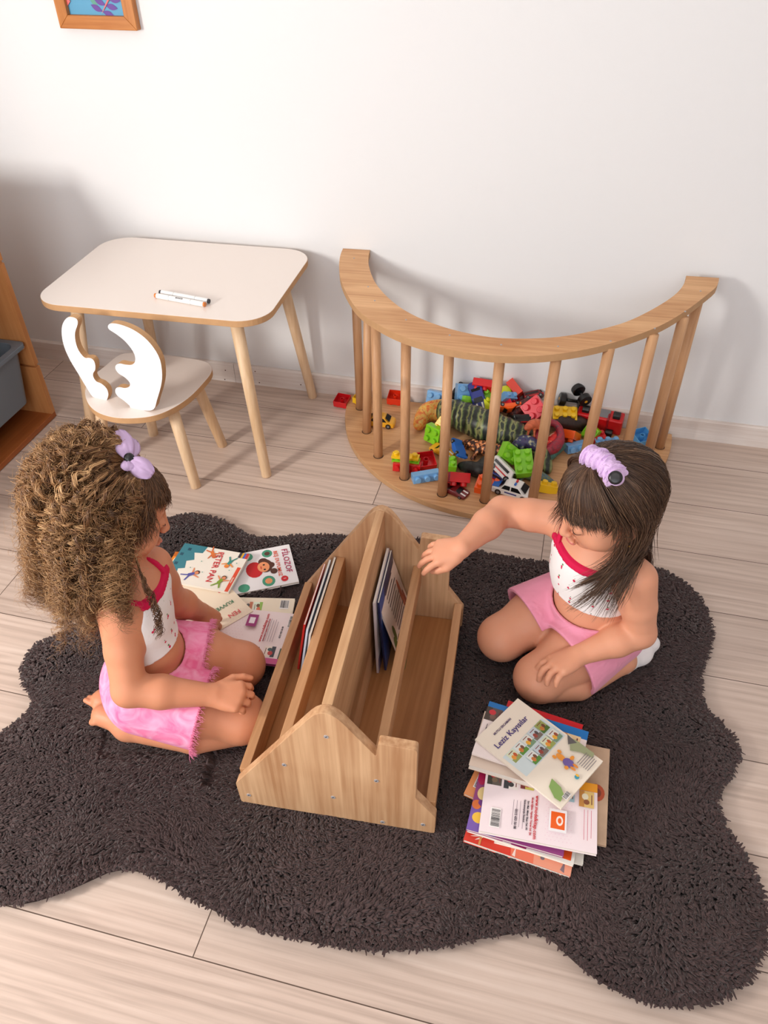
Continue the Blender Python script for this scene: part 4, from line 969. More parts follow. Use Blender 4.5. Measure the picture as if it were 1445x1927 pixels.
brick('pink-red toy brick under the light blue one right of the fifth rung', 'pinkred', 2, 2, 965, 757, B+.070, (200, 30, 40), s=1.0)
brick('large pink-red toy brick leaning in the middle of the heap', 'pinkred', 2, 2, 1006, 770, B+.085, (50, 30, -40), s=1.15)
brick('yellow six-stud toy brick with studs up left of the red truck', 'yellow', 3, 2, 1062, 781, B+.050, (20, 0, 6), s=.92)
brick('orange toy brick with its hollow side facing the camera below the yellow six-stud one', 'orange', 2, 2, 1071, 819, B+.030, (140, -10, -22))
brick('light blue toy brick lying just behind the girl\'s scrunchie', 'lightblue', 3, 1, 1088, 840, B+.014, (80, 0, 30))
brick('lime toy brick half hidden by the seventh rung', 'lime', 2, 2, 1112, 815, B+.022, (60, 10, -40), s=.85)
brick('small red toy brick between the seventh rung and the girl\'s hair', 'red', 2, 2, 1126, 825, B+.012, (20, 0, 30), s=.8)
brick('dusty blue toy brick just above the girl\'s hair', 'lightblue', 3, 1, 1142, 834, B+.010, (0, 0, 16), s=.9)
brick('sky blue toy brick alone at the right end of the arch board', 'skyblue', 2, 2, 1207, 823, B+.020, (192, 0, 34))
brick('yellow toy brick between the police car and the girl\'s hair', 'yellow', 1, 2, 1031, 918, B+.010, (10, 10, 100), s=.95)
ball = bmesh.new(); bmesh.ops.create_uvsphere(ball, u_segments=24, v_segments=16, radius=.021); lb = solid('toy_ball', ball, PC['lemon'], smooth=True); lb.location = at(951, 738, B+.088); tag(lb, 'lemon yellow plastic ball at the back of the toy heap', 'ball')

# ---- vehicles
def toycar(desc, u, v, zc, L, W, H, body, eul, roof=None, style='car', extra=None, cat='toy car', name='toy_car'):
    L, W, H = L*1.28, W*1.24, H*1.18
    t = thing(name, desc, cat, (0, 0, 0), 'little toy vehicles among the bricks')
    pm = lambda c: PC[c]
    if style == 'car':
        prof = [(-.5, .10), (-.5, .42), (-.46, .52), (-.30, .56), (-.20, .92), (-.14, 1), (.14, 1), (.20, .95), (.32, .60), (.46, .52), (.5, .40), (.5, .10)]
    elif style == 'van':
        prof = [(-.5, .08), (-.5, .92), (-.47, 1), (.28, 1), (.34, .95), (.42, .58), (.49, .5), (.5, .08)]
    else:
        prof = [(-.5, .10), (-.5, .35), (-.44, .5), (-.25, .55), (-.12, .8), (.1, .8), (.25, .55), (.48, .38), (.5, .1)]
    hb = [(x*L, z*H) for x, z in prof]
    bm = bmesh.new()
    nW = 6; rows = []
    for k in range(nW+1):
        y = -1+2*k/nW; ins = (abs(y)**6)*.06
        rows.append([bm.verts.new((x*(1-ins), y*W/2*(1-.18*max(0, z/H-.55)/.45 if True else 1), z*(1-ins*.5))) for x, z in hb])
    n = len(hb)
    for a, b in zip(rows, rows[1:]):
        for k in range(n): bm.faces.new((a[k], a[(k+1) % n], b[(k+1) % n], b[k]))
    bm.faces.new(rows[0][::-1]); bm.faces.new(rows[-1])
    def child(name_, bm_, m, **k):
        bmesh.ops.recalc_face_normals(bm_, faces=bm_.faces); me = bpy.data.meshes.new(name_); bm_.to_mesh(me); bm_.free(); me.materials.append(m)
        if k.get('smooth'): me.polygons.foreach_set('use_smooth', [True]*len(me.polygons))
        o = bpy.data.objects.new(name_, me); COL.objects.link(o); o.parent = t
        if k.get('bevel'): q = o.modifiers.new('bevel', 'BEVEL'); q.width = k['bevel']; q.segments = 2; q.limit_method = 'ANGLE'; q.angle_limit = rad(25)
        return o
    child('car_body', bm, pm(body), bevel=.0012)
    r = H*.24
    for sx in (-.31, .31):
        for sy in (-1, 1):
            bm = bmesh.new(); y = sy*W*.5; bm_tube(bm, [(sx*L, y-sy*.004, r*.9), (sx*L, y+sy*.0015, r*.9)], r, 20); w = child('wheel', bm, pm('black'), bevel=.0005)
            bm = bmesh.new(); bm_tube(bm, [(sx*L, y+sy*.001, r*.9), (sx*L, y+sy*.002, r*.9)], r*.5, 14); hcap = child('hub_cap', bm, pm('grey')); hcap.parent = w
    if style == 'car':
        def pane(pts): 
            bm = bmesh.new(); vs = [bm.verts.new(p) for p in pts]; bm.faces.new(vs); r_ = bmesh.ops.extrude_face_region(bm, geom=bm.faces[:]); return bm
        gl = pm('glass')
        for sgn, x0, x1, z0, z1 in ((1, .335, .205, .62, .93), (-1, -.305, -.195, .60, .92)):
            bm = bmesh.new(); e = .0012*sgn
            q = [(x0*L+e, -W*.40, z0*H+.001), (x0*L+e, W*.40, z0*H+.001), (x1*L+e, W*.33, z1*H+.001), (x1*L+e, -W*.33, z1*H+.001)]
            bm.faces.new([bm.verts.new(p) for p in q]); bmesh.ops.solidify(bm, geom=bm.faces[:], thickness=.0008); child('windscreen', bm, gl)
        for sy in (-1, 1):
            for xa, xb, xc, xd in ((-.24, -.03, -.03, -.17), (.0, .26, .155, .0)):
                bm = bmesh.new(); q = [(xa*L, sy*(W*.497), .62*H), (xb*L, sy*(W*.497), .62*H), (xc*L, sy*(W*.428), .93*H), (xd*L, sy*(W*.428), .93*H)]
                bm.faces.new([bm.verts.new(p) for p in q]); bmesh.ops.solidify(bm, geom=bm.faces[:], thickness=.0012); child('side_window', bm, gl)
    if style == 'low':
        bm = bmesh.new(); q = [(.25*L, -W*.36, .565*H), (.25*L, W*.36, .565*H), (.1*L, W*.32, .815*H), (.1*L, -W*.32, .815*H)]; bm.faces.new([bm.verts.new(p) for p in q]); bmesh.ops.solidify(bm, geom=bm.faces[:], thickness=.001); child('windscreen', bm, pm('glass'))
        bm = bmesh.new(); q = [(-.12*L, -W*.32, .815*H), (-.12*L, W*.32, .815*H), (-.25*L, W*.36, .565*H), (-.25*L, -W*.36, .565*H)]; bm.faces.new([bm.verts.new(p) for p in q]); bmesh.ops.solidify(bm, geom=bm.faces[:], thickness=.001); child('windscreen', bm, pm('glass'))
        for z0, nm in ((.42, 'race_stripe'),):
            for sy in (-.2, .2):
                bm = bmesh.new(); bm_box(bm, (.37*L, sy*W, .478*H), (.2*L, W*.12, .0012), Matrix.Rotation(rad(14), 3, 'Y')); child(nm, bm, pm('white'))
    if style == 'van':
        for sy in (-1, 1):
            bm = bmesh.new(); bm_box(bm, (-.08*L, sy*W*.5, .70*H), (.62*L, .0016, .2*H)); child('side_window', bm, pm('glass'))
            bm = bmesh.new(); bm_box(bm, (0, sy*W*.5, .36*H), (.96*L, .0018, .10*H)); child('side_stripe', bm, pm('red'))
        bm = bmesh.new(); q = [(.345*L+.001, -W*.38, .93*H), (.345*L+.001, W*.38, .93*H), (.42*L+.001, W*.42, .62*H), (.42*L+.001, -W*.42, .62*H)]; bm.faces.new([bm.verts.new(p) for p in q]); bmesh.ops.solidify(bm, geom=bm.faces[:], thickness=.001); child('windscreen', bm, pm('glass'))
    if extra == 'police':
        bm = bmesh.new(); bm_box(bm, (-.40*L, 0, .572*H), (.17*L, W*.78, .0016), Matrix.Rotation(rad(-4), 3, 'Y')); child('boot_panel', bm, pm('blue'))
        bm = bmesh.new(); bm_box(bm, (.06*L, -W*.16, 1.06*H), (.05*L, W*.2, H*.12)); child('siren_light', bm, pm('blue'), bevel=.0008)
        bm = bmesh.new(); bm_box(bm, (.06*L, W*.16, 1.06*H), (.05*L, W*.2, H*.12)); child('siren_light', bm, pm('red'), bevel=.0008)
        bm = bmesh.new()
        bm_box(bm, (0, -W*.503, .38*H), (.3*L, .0012, .10*H)); child('side_stripe', bm, pm('navy'))
    t.rotation_euler = Euler([rad(a) for a in eul], 'XYZ'); R = t.rotation_euler.to_matrix()
    t.location = at(u, v, zc)-R@Vector((0, 0, H*.5)); return t
toycar('white toy police car with a blue boot lid, parked in front of the heap', 966, 918, B+.022, .092, .038, .032, 'white', (0, 0, -14), extra='police')
toycar('yellow toy car parked alone at the left end of the arch board', 714, 789, B+.020, .080, .034, .030, 'amber', (0, 0, 2))
toycar('blue toy race car with white stripes lying on the heap by the wall', 898, 744, B+.083, .078, .034, .022, 'navy', (24, 32, -62), style='low')
toycar('blue toy car tipped over beside the striped dinosaur', 862, 847, B+.035, .060, .030, .022, 'blue', (150, 10, -66), style='low')
toycar('orange toy car with a black roof half under the red brick', 832, 846, B+.018, .060, .030, .020, 'amber', (0, 4, -28), style='low')
toycar('dark red toy sports car behind the fourth rung at the front', 857, 921, B+.011, .062, .030, .018, 'maroon', (0, 0, -22), style='low')
toycar('white and red toy ambulance lying tilted behind the police car', 948, 885, B+.040, .070, .034, .032, 'white', (-40, 20, -34), style='van')
toycar('blue toy van wedged under the white ambulance', 940, 899, B+.020, .055, .028, .022, 'navy', (-20, 0, -30), style='van')
toycar('orange toy car lying on its side over the black truck', 958, 769, B+.080, .060, .030, .022, 'orange', (120, 0, 24), style='low')
toycar('black and orange toy truck in the middle of the heap', 984, 790, B+.062, .066, .036, .030, 'black', (-30, 10, 30), style='van')
toycar('small white and brown toy truck against the wall at the back of the heap', 1003, 744, B+.072, .050, .026, .022, 'maroon', (-50, -10, 20), style='van')
toycar('black toy car standing on end against the wall at the back left of the heap', 860, 742, B+.050, .060, .034, .022, 'black', (20, -68, 20), style='low')
# red truck lying on its side, four wheels out
t = thing('toy_truck', 'big red toy truck lying on its side right of the heap', 'toy truck', tuple(at(1128, 787, B)), 'little toy vehicles among the bricks')
c = at(1129, 788, B+.037)
U = Vector((.985, -.16, 0)); V = Vector((.16, .985, 0)); W_ = Vector((0, 0, 1))
RR = Matrix((U, V, W_)).transposed()
def tl(x, y, z): return c+RR@Vector((x, y, z))
bm = bmesh.new(); bm_box(bm, tl(0, 0, -.004), (.140, .046, .058), RR@Matrix.Rotation(rad(14), 3, 'X')); solid('truck_body', bm, PC['red'], t, bevel=.005, bseg=3)
bm = bmesh.new(); bm_box(bm, tl(0, -.004, .022), (.056, .034, .010), RR@Matrix.Rotation(rad(14), 3, 'X')); solid('chassis', bm, PC['grey'], t, bevel=.002)
for x in (-.026, .026):
    bm = bmesh.new(); bm_box(bm, tl(x, -.012, .0), (.006, .030, .052), RR@Matrix.Rotation(rad(14), 3, 'X')); solid('body_rib', bm, PC['darkred'], t, bevel=.002)
for x, z in ((-.046, .026), (.048, .026), (.036, -.030), (-.042, -.030)):
    y = -.006 if z > 0 else -.022
    bm = bmesh.new(); bm_tube(bm, [tl(x-.011, y, z), tl(x+.011, y, z)], .0135, 26); solid('wheel', bm, PC['black'], t, bevel=.002)
# two black wheel pairs on axles
for (u0, v0, u1, v1, z, dsc) in ((1058, 751, 1094, 757, .075, 'black toy wheel pair on an axle, the lower of two leaning against the wall'), (1088, 733, 1100, 752, .105, 'black toy wheel pair on an axle, the upper of two leaning against the wall')):
    a, b = at(u0, v0, B+z), at(u1, v1, B+z-.01); t = thing('toy_wheel_pair', dsc, 'toy wheels', tuple((a+b)/2), 'black toy wheels on axles'); d = (b-a).normalized()
    if (b-a).length < .045: b = a+d*.046
    bm = bmesh.new(); bm_tube(bm, [a, b], .005, 16); solid('axle', bm, PC['black'], t, smooth=True)
    for p, s in ((a, -1), (b, 1)):
        bm = bmesh.new(); bm_tube(bm, [p-d*.010, p-d*.008, p+d*.008, p+d*.010], [.017, .0205, .0205, .017], 28); w = solid('wheel', bm, PC['black'], t, bevel=.001)
        bm = bmesh.new(); bm_tube(bm, [p+d*.0098*s, p+d*.0108*s], .005, 12); solid('hub_cap', bm, PC['amber'], w)

# ---- rubber dinosaurs
def dino_mat(name, cols, scale=30, stretch=(1, 1, 1), rough=.45, dist=2, bands=0):
    if name in MATS: return MATS[name]
    m = bpy.data.materials.new(name); m.use_nodes = True; MATS[name] = m; nt = m.node_tree; b = nt.nodes['Principled BSDF']
    tc = nt.nodes.new('ShaderNodeTexCoord'); mp = nt.nodes.new('ShaderNodeMapping'); mp.inputs['Scale'].default_value = stretch
    n = nt.nodes.new('ShaderNodeTexNoise'); n.inputs['Scale'].default_value = scale; n.inputs['Distortion'].default_value = dist; n.inputs['Detail'].default_value = 3
    r = nt.nodes.new('ShaderNodeValToRGB'); e = r.color_ramp.elements
    e[0].position, e[0].color = .32, srgb(*cols[0]); e[1].position, e[1].color = .68, srgb(*cols[-1])
    for i, c_ in enumerate(cols[1:-1]): q = e.new(.32+.36*(i+1)/(len(cols)-1)); q.color = srgb(*c_)
    nt.links.new(tc.outputs['Object'], mp.inputs['Vector']); nt.links.new(mp.outputs['Vector'], n.inputs['Vector'])
    if bands:
        w = nt.nodes.new('ShaderNodeTexWave'); w.inputs['Scale'].default_value = bands; w.inputs['Distortion'].default_value = 1.6; w.inputs['Detail'].default_value = 2
        nt.links.new(tc.outputs['Object'], w.inputs['Vector']); ma = nt.nodes.new('ShaderNodeMath'); ma.operation = 'MULTIPLY_ADD'; ma.inputs[1].default_value = .42; nt.links.new(w.outputs['Fac'], ma.inputs[0])
        mb = nt.nodes.new('ShaderNodeMath'); mb.operation = 'MULTIPLY'; mb.inputs[1].default_value = .56; nt.links.new(n.outputs['Fac'], mb.inputs[0]); nt.links.new(mb.outputs[0], ma.inputs[2]); nt.links.new(ma.outputs[0], r.inputs['Fac'])
    else: nt.links.new(n.outputs['Fac'], r.inputs['Fac'])
    nt.links.new(r.outputs['Color'], b.inputs['Base Color'])
    b.inputs['Roughness'].default_value = rough
    return m
def field_for(pts, pad, h):
    P = np.array([list(p) for p in pts]); return Field(P.min(0)-pad, P.max(0)+pad, h)
def pixpath(L): return [np.array(at(u, v, B+z)) for u, v, z in L]
# big green striped one with an orange head
sp = pixpath([(788, 800, .022), (800, 778, .026), (820, 772, .034), (850, 776, .046), (880, 788, .054), (912, 800, .056), (945, 812, .052), (975, 822, .046), (1000, 838, .038), (1022, 862, .024), (1030, 885, .012)])
rs = [.016, .023, .029, .036, .041, .043, .041, .035, .027, .018, .010]
fld = field_for(sp, .06, .0024); t = thing('toy_dinosaur', 'big rubber toy dinosaur with green striped back and orange snout across the heap', 'toy dinosaur', tuple(np.array(sp[5])*[1, 1, 0]+[0, 0, B]))
sps = smooth_loop(sp, 5, False); rss = np.interp(np.linspace(0, 10, len(sps)), range(11), rs)
fld.chain(sps[12:], rss[12:], .012)
for k in range(13, len(sps)-14, 3):
    T = sps[k+1]-sps[k-1]; T /= np.linalg.norm(T); 
    Rm = rot_frame(T); fld.ell(sps[k]+np.array([0, 0, .002]), (rss[k]*1.16, .0060, rss[k]*1.16), Rm, .004)
fld.obj('striped_body', dino_mat('green striped hide', [(30, 36, 34), (70, 84, 50), (112, 128, 76), (150, 150, 96), (44, 52, 46)], 26, (1.6, 1, 1), .4, bands=9.5), t)
fld = field_for(sps[:16], .05, .002); fld.chain(sps[:14], rss[:14]*1.0, .01)
for k in (3, 7, 11): fld.ell(sps[k], (rss[k]*1.08, .008, rss[k]*1.0), rot_frame(sps[k+1]-sps[k-1]), .005)
fld.obj('snout', dino_mat('orange yellow hide', [(206, 72, 40), (226, 140, 60), (222, 190, 96), (190, 70, 50)], 34), t)
bm = bmesh.new(); i = 0
bm = bmesh.new()
for k in range(18, 34, 3):
    p = sps[k]+np.array([.004, -rss[k]*.92, -.012-rss[k]*.2]); M_ = Matrix.Translation(Vector(p))@Matrix.Diagonal((.010, .006, .007, 1)); bmesh.ops.create_uvsphere(bm, u_segments=14, v_segments=8, radius=1, matrix=M_)
be = solid('belly_scutes', bm, mat('scute lime', srgb(170, 190, 70), .4), t, smooth=True); be['kind'] = 'stuff'
# dark spotted one underneath
def critter(desc, path, rs, m, legs=(), k=.008, h=.0022, spikes=0):
    P = pixpath(path); f_ = field_for(P, .05, h); P = smooth_loop(P, 4, False); R_ = np.interp(np.linspace(0, 1, len(P)), np.linspace(0, 1, len(rs)), rs); f_.chain(P, R_, k)
    for i, (dx, dy, dz, r) in legs:
        p = P[i]; q = p+np.array([dx, dy, dz]); f_.cone(p, (p+q)/2+np.array([0, 0, .004]), r*1.5, r, .006); f_.cone((p+q)/2+np.array([0, 0, .004]), q, r, r*.7, .004); f_.ell(q+np.array([0, -.003, 0]), (r*1.1, r*1.5, r*.6), None, .003)
    for j in range(spikes):
        i = 2+j*(len(P)-5)//max(1, spikes); f_.cone(P[i]+[0, 0, R_[i]*.7], P[i]+[0, 0, R_[i]+.007], .0035, .0008, .002)
    o = f_.obj('toy_dinosaur', m); tag(o, desc, 'toy dinosaur', 'small rubber dinosaurs in the toy heap'); return o
spot = dino_mat('brown hide with cream spots', [(34, 20, 16), (46, 26, 20), (60, 30, 22), (210, 120, 60), (244, 200, 150)], 90, dist=.5)
critter('dark brown toy dinosaur with cream and orange spots below the green striped one', [(866, 836, .014), (892, 838, .024), (920, 846, .030), (946, 852, .028), (972, 862, .020), (1000, 872, .012)], [.009, .016, .021, .020, .013, .005], spot, [(6, (-.02, -.03, -.02, .007)), (12, (.0, -.03, -.02, .007))], spikes=5)
critter('black toy dinosaur lying between the red brick and the police car', [(866, 876, .014), (884, 880, .022), (902, 884, .026), (914, 868, .030), (928, 858, .034)], [.008, .017, .02, .014, .007], dino_mat('black hide', [(14, 14, 16), (26, 28, 26), (40, 42, 38)], 60), [(5, (-.02, -.025, -.02, .007)), (9, (.015, -.03, -.02, .007))], spikes=4)
critter('small orange toy dinosaur standing on the green striped one', [(990, 806, .098), (1000, 799, .102), (1012, 798, .102), (1022, 806, .094), (1030, 815, .088)], [.006, .012, .013, .009, .004], dino_mat('terracotta hide', [(176, 84, 52), (214, 110, 72)], 40), [(3, (-.002, -.014, -.028, .004)), (6, (.004, -.018, -.030, .004)), (10, (.014, -.012, -.024, .004))], k=.005, h=.0015)
critter('red and grey toy dragon with a curled neck right of the sixth rung', [(1010, 832, .060), (1012, 808, .078), (1030, 794, .084), (1050, 802, .076), (1054, 826, .056), (1042, 842, .040), (1024, 852, .030)], [.005, .007, .008, .008, .011, .016, .010], dino_mat('crimson hide', [(110, 30, 44), (170, 40, 60), (90, 60, 70)], 50))
critter('bright red toy dragon body with cream flecks behind the sixth rung', [(1020, 848, .020), (1034, 838, .036), (1046, 826, .046), (1054, 812, .05)], [.010, .017, .018, .008], dino_mat('scarlet hide', [(150, 20, 20), (206, 26, 22), (220, 40, 30), (240, 200, 170)], 60, dist=.4), [(4, (.004, -.03, -.02, .006))])
critter('violet speckled toy dinosaur in the shadow left of the sixth rung', [(968, 838, .060), (984, 830, .066), (1000, 834, .064), (1014, 846, .05)], [.008, .015, .016, .008], dino_mat('violet speckled hide', [(30, 26, 50), (66, 50, 96), (40, 60, 96), (196, 190, 150)], 70, dist=.4), [(4, (0, -.03, -.02, .006))], spikes=4)
critter('teal clawed toy dinosaur poking out below the red dragon', [(1026, 866, .012), (1036, 858, .018), (1048, 846, .026), (1060, 838, .030)], [.006, .010, .012, .008], dino_mat('teal hide', [(40, 84, 80), (70, 128, 116)], 40), [(2, (-.008, -.016, -.008, .004))])
critter('blue-grey mottled toy dinosaur tail tapering towards the girl\'s reaching arm', [(980, 882, .022), (1002, 892, .020), (1024, 902, .015), (1044, 912, .010)], [.019, .018, .013, .004], dino_mat('blue mottled hide', [(50, 74, 90), (84, 112, 120), (110, 120, 70), (60, 84, 120)], 50), [(3, (-.02, -.015, -.012, .006))])
critter('dark purple toy dinosaur at the back of the heap between bricks', [(958, 788, .050), (976, 770, .062), (994, 762, .070), (1010, 758, .070)], [.010, .02, .02, .010], dino_mat('plum hide', [(36, 20, 24), (70, 34, 36), (120, 60, 50)], 60), spikes=4)
critter('dark brown toy lizard behind the yellow six-stud brick', [(1030, 790, .03), (1060, 796, .034), (1090, 796, .030), (1110, 800, .02)], [.012, .022, .02, .008], dino_mat('umber hide', [(40, 26, 24), (66, 40, 34)], 60))
# ------------------------------------------------------------------ the two girls
def skin_mat(name, base, warm):
    m = mat(name, base, .48, .35, sss=.22)
    nt = m.node_tree; b = nt.nodes['Principled BSDF']; tc = nt.nodes.new('ShaderNodeTexCoord')
    n = nt.nodes.new('ShaderNodeTexNoise'); n.inputs['Scale'].default_value = 14; n.inputs['Detail'].default_value = 4
    mx = nt.nodes.new('ShaderNodeMix'); mx.data_type = 'RGBA'; mx.inputs['A'].default_value = base; mx.inputs['B'].default_value = warm
    nt.links.new(tc.outputs['Object'], n.inputs['Vector']); nt.links.new(n.outputs['Fac'], mx.inputs['Factor']); nt.links.new(mx.outputs['Result'], b.inputs['Base Color'])
    n2 = nt.nodes.new('ShaderNodeTexNoise'); n2.inputs['Scale'].default_value = 900; nt.links.new(tc.outputs['Object'], n2.inputs['Vector'])
    bp = nt.nodes.new('ShaderNodeBump'); bp.inputs['Strength'].default_value = .12; bp.inputs['Distance'].default_value = .0006
    nt.links.new(n2.outputs['Fac'], bp.inputs['Height']); nt.links.new(bp.outputs['Normal'], b.inputs['Normal'])
    return m
def npv(*a): return np.array(a, float)
def unit(v): v = np.array(v, float); return v/np.linalg.norm(v)
def head_frame(yaw, pit, rol):
    f = npv(math.cos(yaw)*math.cos(pit), math.sin(yaw)*math.cos(pit), -math.sin(pit)); r = unit(np.cross(f, [0, 0, 1])); u = np.cross(r, f)
    return np.array([r*math.cos(rol)+u*math.sin(rol), f, -r*math.sin(rol)+u*math.cos(rol)]).T
def add_head(F, C, R):
    P = lambda x, y, z: C+R@npv(x, y, z)
    F.ell(P(0, -.008, .020), (.0705, .084, .072), R, .01)
    F.ell(P(0, .024, -.028), (.055, .056, .062), R, .025)
    F.ell(P(0, .046, .026), (.052, .036, .040), R, .02)
    F.ell(P(0, .054, -.074), (.020, .019, .016), R, .022)
    for s in (-1, 1):
        F.ell(P(s*.033, .049, -.042), (.025, .022, .025), R, .018)
        F.ell(P(s*.040, .018, -.056), (.020, .030, .024), R, .02)
    for s in (-1, 1):
        F.ell(P(s*.027, .090, -.010), (.017, .013, .010), R, .012, 'sub')
        F.ell(P(s*.027, .0705, -.012), (.0135, .0125, .0115), R, .003)
    F.cone(P(0, .080, .004), P(0, .093, -.030), .0055, .0078, .010)
    F.ell(P(0, .0945, -.034), (.0085, .0075, .0070), R, .005)
    for s in (-1, 1): F.ell(P(s*.0085, .0880, -.037), (.0055, .0065, .0050), R, .005)
    F.ell(P(0, .0845, -.058), (.0155, .0062, .0045), R, .005)
    F.ell(P(0, .0815, -.0650), (.0125, .0062, .0046), R, .004)
    F.ell(P(0, .0925, -.0615), (.016, .004, .0012), R, .002, 'sub')
    for s in (-1, 1):
        F.ell(P(s*.072, -.006, -.020), (.0075, .0165, .0245), R, .004)
        F.ell(P(s*.0795, -.003, -.019), (.0045, .0095, .0155), R, .004, 'sub')
        F.ell(P(s*.071, .001, -.040), (.006, .008, .008), R, .004)
def add_hand(F, W, d, n, right=True, curls=((.35, .5, .35),)*4, thumb=(.7, .25), spread=.10, s=1., tcurl=.3):
    d = unit(d); n = np.array(n, float); n = unit(n-d*(n@d)); l = np.cross(n, d)*(1 if right else -1)
    W = np.array(W, float)
    kn = [W+d*(.051-.004*abs(i-1)**1.2)*s+l*(.0215-.0143*i)*s+n*(.002-.0015*abs(i-1.3))*s for i in range(4)]
    for i in range(4): F.cone(W+l*(.007-.0045*i)*s, kn[i], .0140*s, .0098*s, .009)
    F.ell(W+d*.026*s-n*.003*s, (.026*s, .028*s, .0125*s), np.array([l, d, n]).T, .010)
    L = [.040, .044, .041, .033]
    for i in range(4):
        p = kn[i]; a = 0; dr = unit(d+l*spread*(1.2-.8*i)); r = [.0072, .0068, .0063, .0053]; q = [.46, .30, .24]
        for j in range(3):
            a += curls[i][j]; v = dr*math.cos(a)-n*math.sin(a); e = p+v*L[i]*q[j]*s
            F.cone(p, e, r[j]*s*(.93 if i == 3 else 1), r[j+1]*s*(.93 if i == 3 else 1), .0008 if j else .002); p = e
    tb_ = W+d*.014*s+l*.019*s-n*.005*s
    t1 = tb_+unit(d*.7+l*thumb[0]-n*.25)*.026*s; t2 = t1+unit(d*1.0+l*thumb[1]-n*tcurl)*.020*s; t3 = t2+unit(d*1.0+l*(thumb[1]-.25)-n*tcurl*1.3)*.014*s
    F.cone(tb_, t1, .0125*s, .0092*s, .008); F.cone(t1, t2, .0088*s, .0078*s, .0015); F.cone(t2, t3, .0078*s, .0058*s, .0015)
def torso_prims(J, off=0., arms=True):
    R = J['RT']; out = []
    pel, wa, chp, nk = J['pel'], J['waist'], J['chest'], J['neck']
    out += [('e', pel, (.088, .074, .062), .02), ('e', pel+npv(0, 0, .0)-J['f']*.022, (.080, .056, .055), .02), ('e', wa, (.070, .060, .062), .03), ('e', wa+J['f']*.016-npv(0, 0, .012), (.054, .050, .046), .03), ('e', chp, (.077, .058, .076), .03),
            ('e', chp*.45+nk*.55, (.070, .047, .040), .03), ('c', J['shR']*.82+J['shL']*.18, J['shL']*.82+J['shR']*.18, .036, .036, .03)]
    tw = J.get('tw', 1.)
    return [(o[0], o[1], tuple(r*tw+off for r in o[2]), o[3]) if o[0] == 'e' else (o[0], o[1], o[2], o[3]+off, o[4]+off, o[5]) for o in out]
def put(F, L, R):
    for o in L:
        if o[0] == 'e': F.ell(o[1], o[2], R, o[3])
        else: F.cone(o[1], o[2], o[3], o[4], o[5])
def leg_prims(J, off=0., frac=1.):
    out = []
    for s in 'RL':
        h, k = J['hip'+s], J['kn'+s]; m = (h+k)/2+npv(0, 0, .004)
        out += [('c', h, m, .067+off, .061+off, .02), ('c', m, k, .061+off, .050+off, .02)]
    return out
def calves(F, J):
    for s in 'RL':
        k, a = J['kn'+s], J['an'+s]; o_ = unit(np.cross(a-k, [0, 0, 1]))*(-1 if s == 'R' else 1); lo_ = k+npv(0, 0, -.014)+o_*.004; m = lo_*.6+a*.4+npv(0, 0, -.004)+o_*.014
        F.ell(k, (.052, .052, .048), None, .012)
        F.cone(lo_, m, .041, .042, .003); F.cone(m, a, .042, .027, .004)
        F.cone(a, J['ball'+s], .025, .020, .014)
        b = J['ball'+s]; td = unit(J['toe'+s]-b); sd = unit(np.cross(td, [0, 0, 1]))*(1 if s == 'R' else -1)
        hd = unit(a-b)
        F.ell(a+npv(0, 0, .008)-td*.006, (.024, .024, .024), None, .012)
        if J.get('socks'): F.ell(b, (.026, .028, .018), None, .012); F.cone(b, J['toe'+s]+td*.01, .019, .014, .01); continue
        F.ell(b, (.026, .022, .017), None, .012)
        for i in range(5):
            o = b+sd*(.020-.0098*i)*1.0+td*(.012-.002*abs(i-1)); e = o+td*(.021-.0028*i)+npv(0, 0, -.002*i)
            F.cone(o, e, .0078 if i == 4 else .0062, .0078 if i == 4 else .0055, .002)
def arms(F, J, off=0.):
    for s in 'RL':
        sh, el, wr = J['sh'+s], J['el'+s], J['wr'+s]
        F.cone(sh, (sh+el)/2, .037, .034, .02); F.cone((sh+el)/2, el, .034, .031, .008)
        m = el*.62+wr*.38
        F.cone(el, m, .0315, .0315, .010); F.cone(m, wr, .0315, .0205, .010)
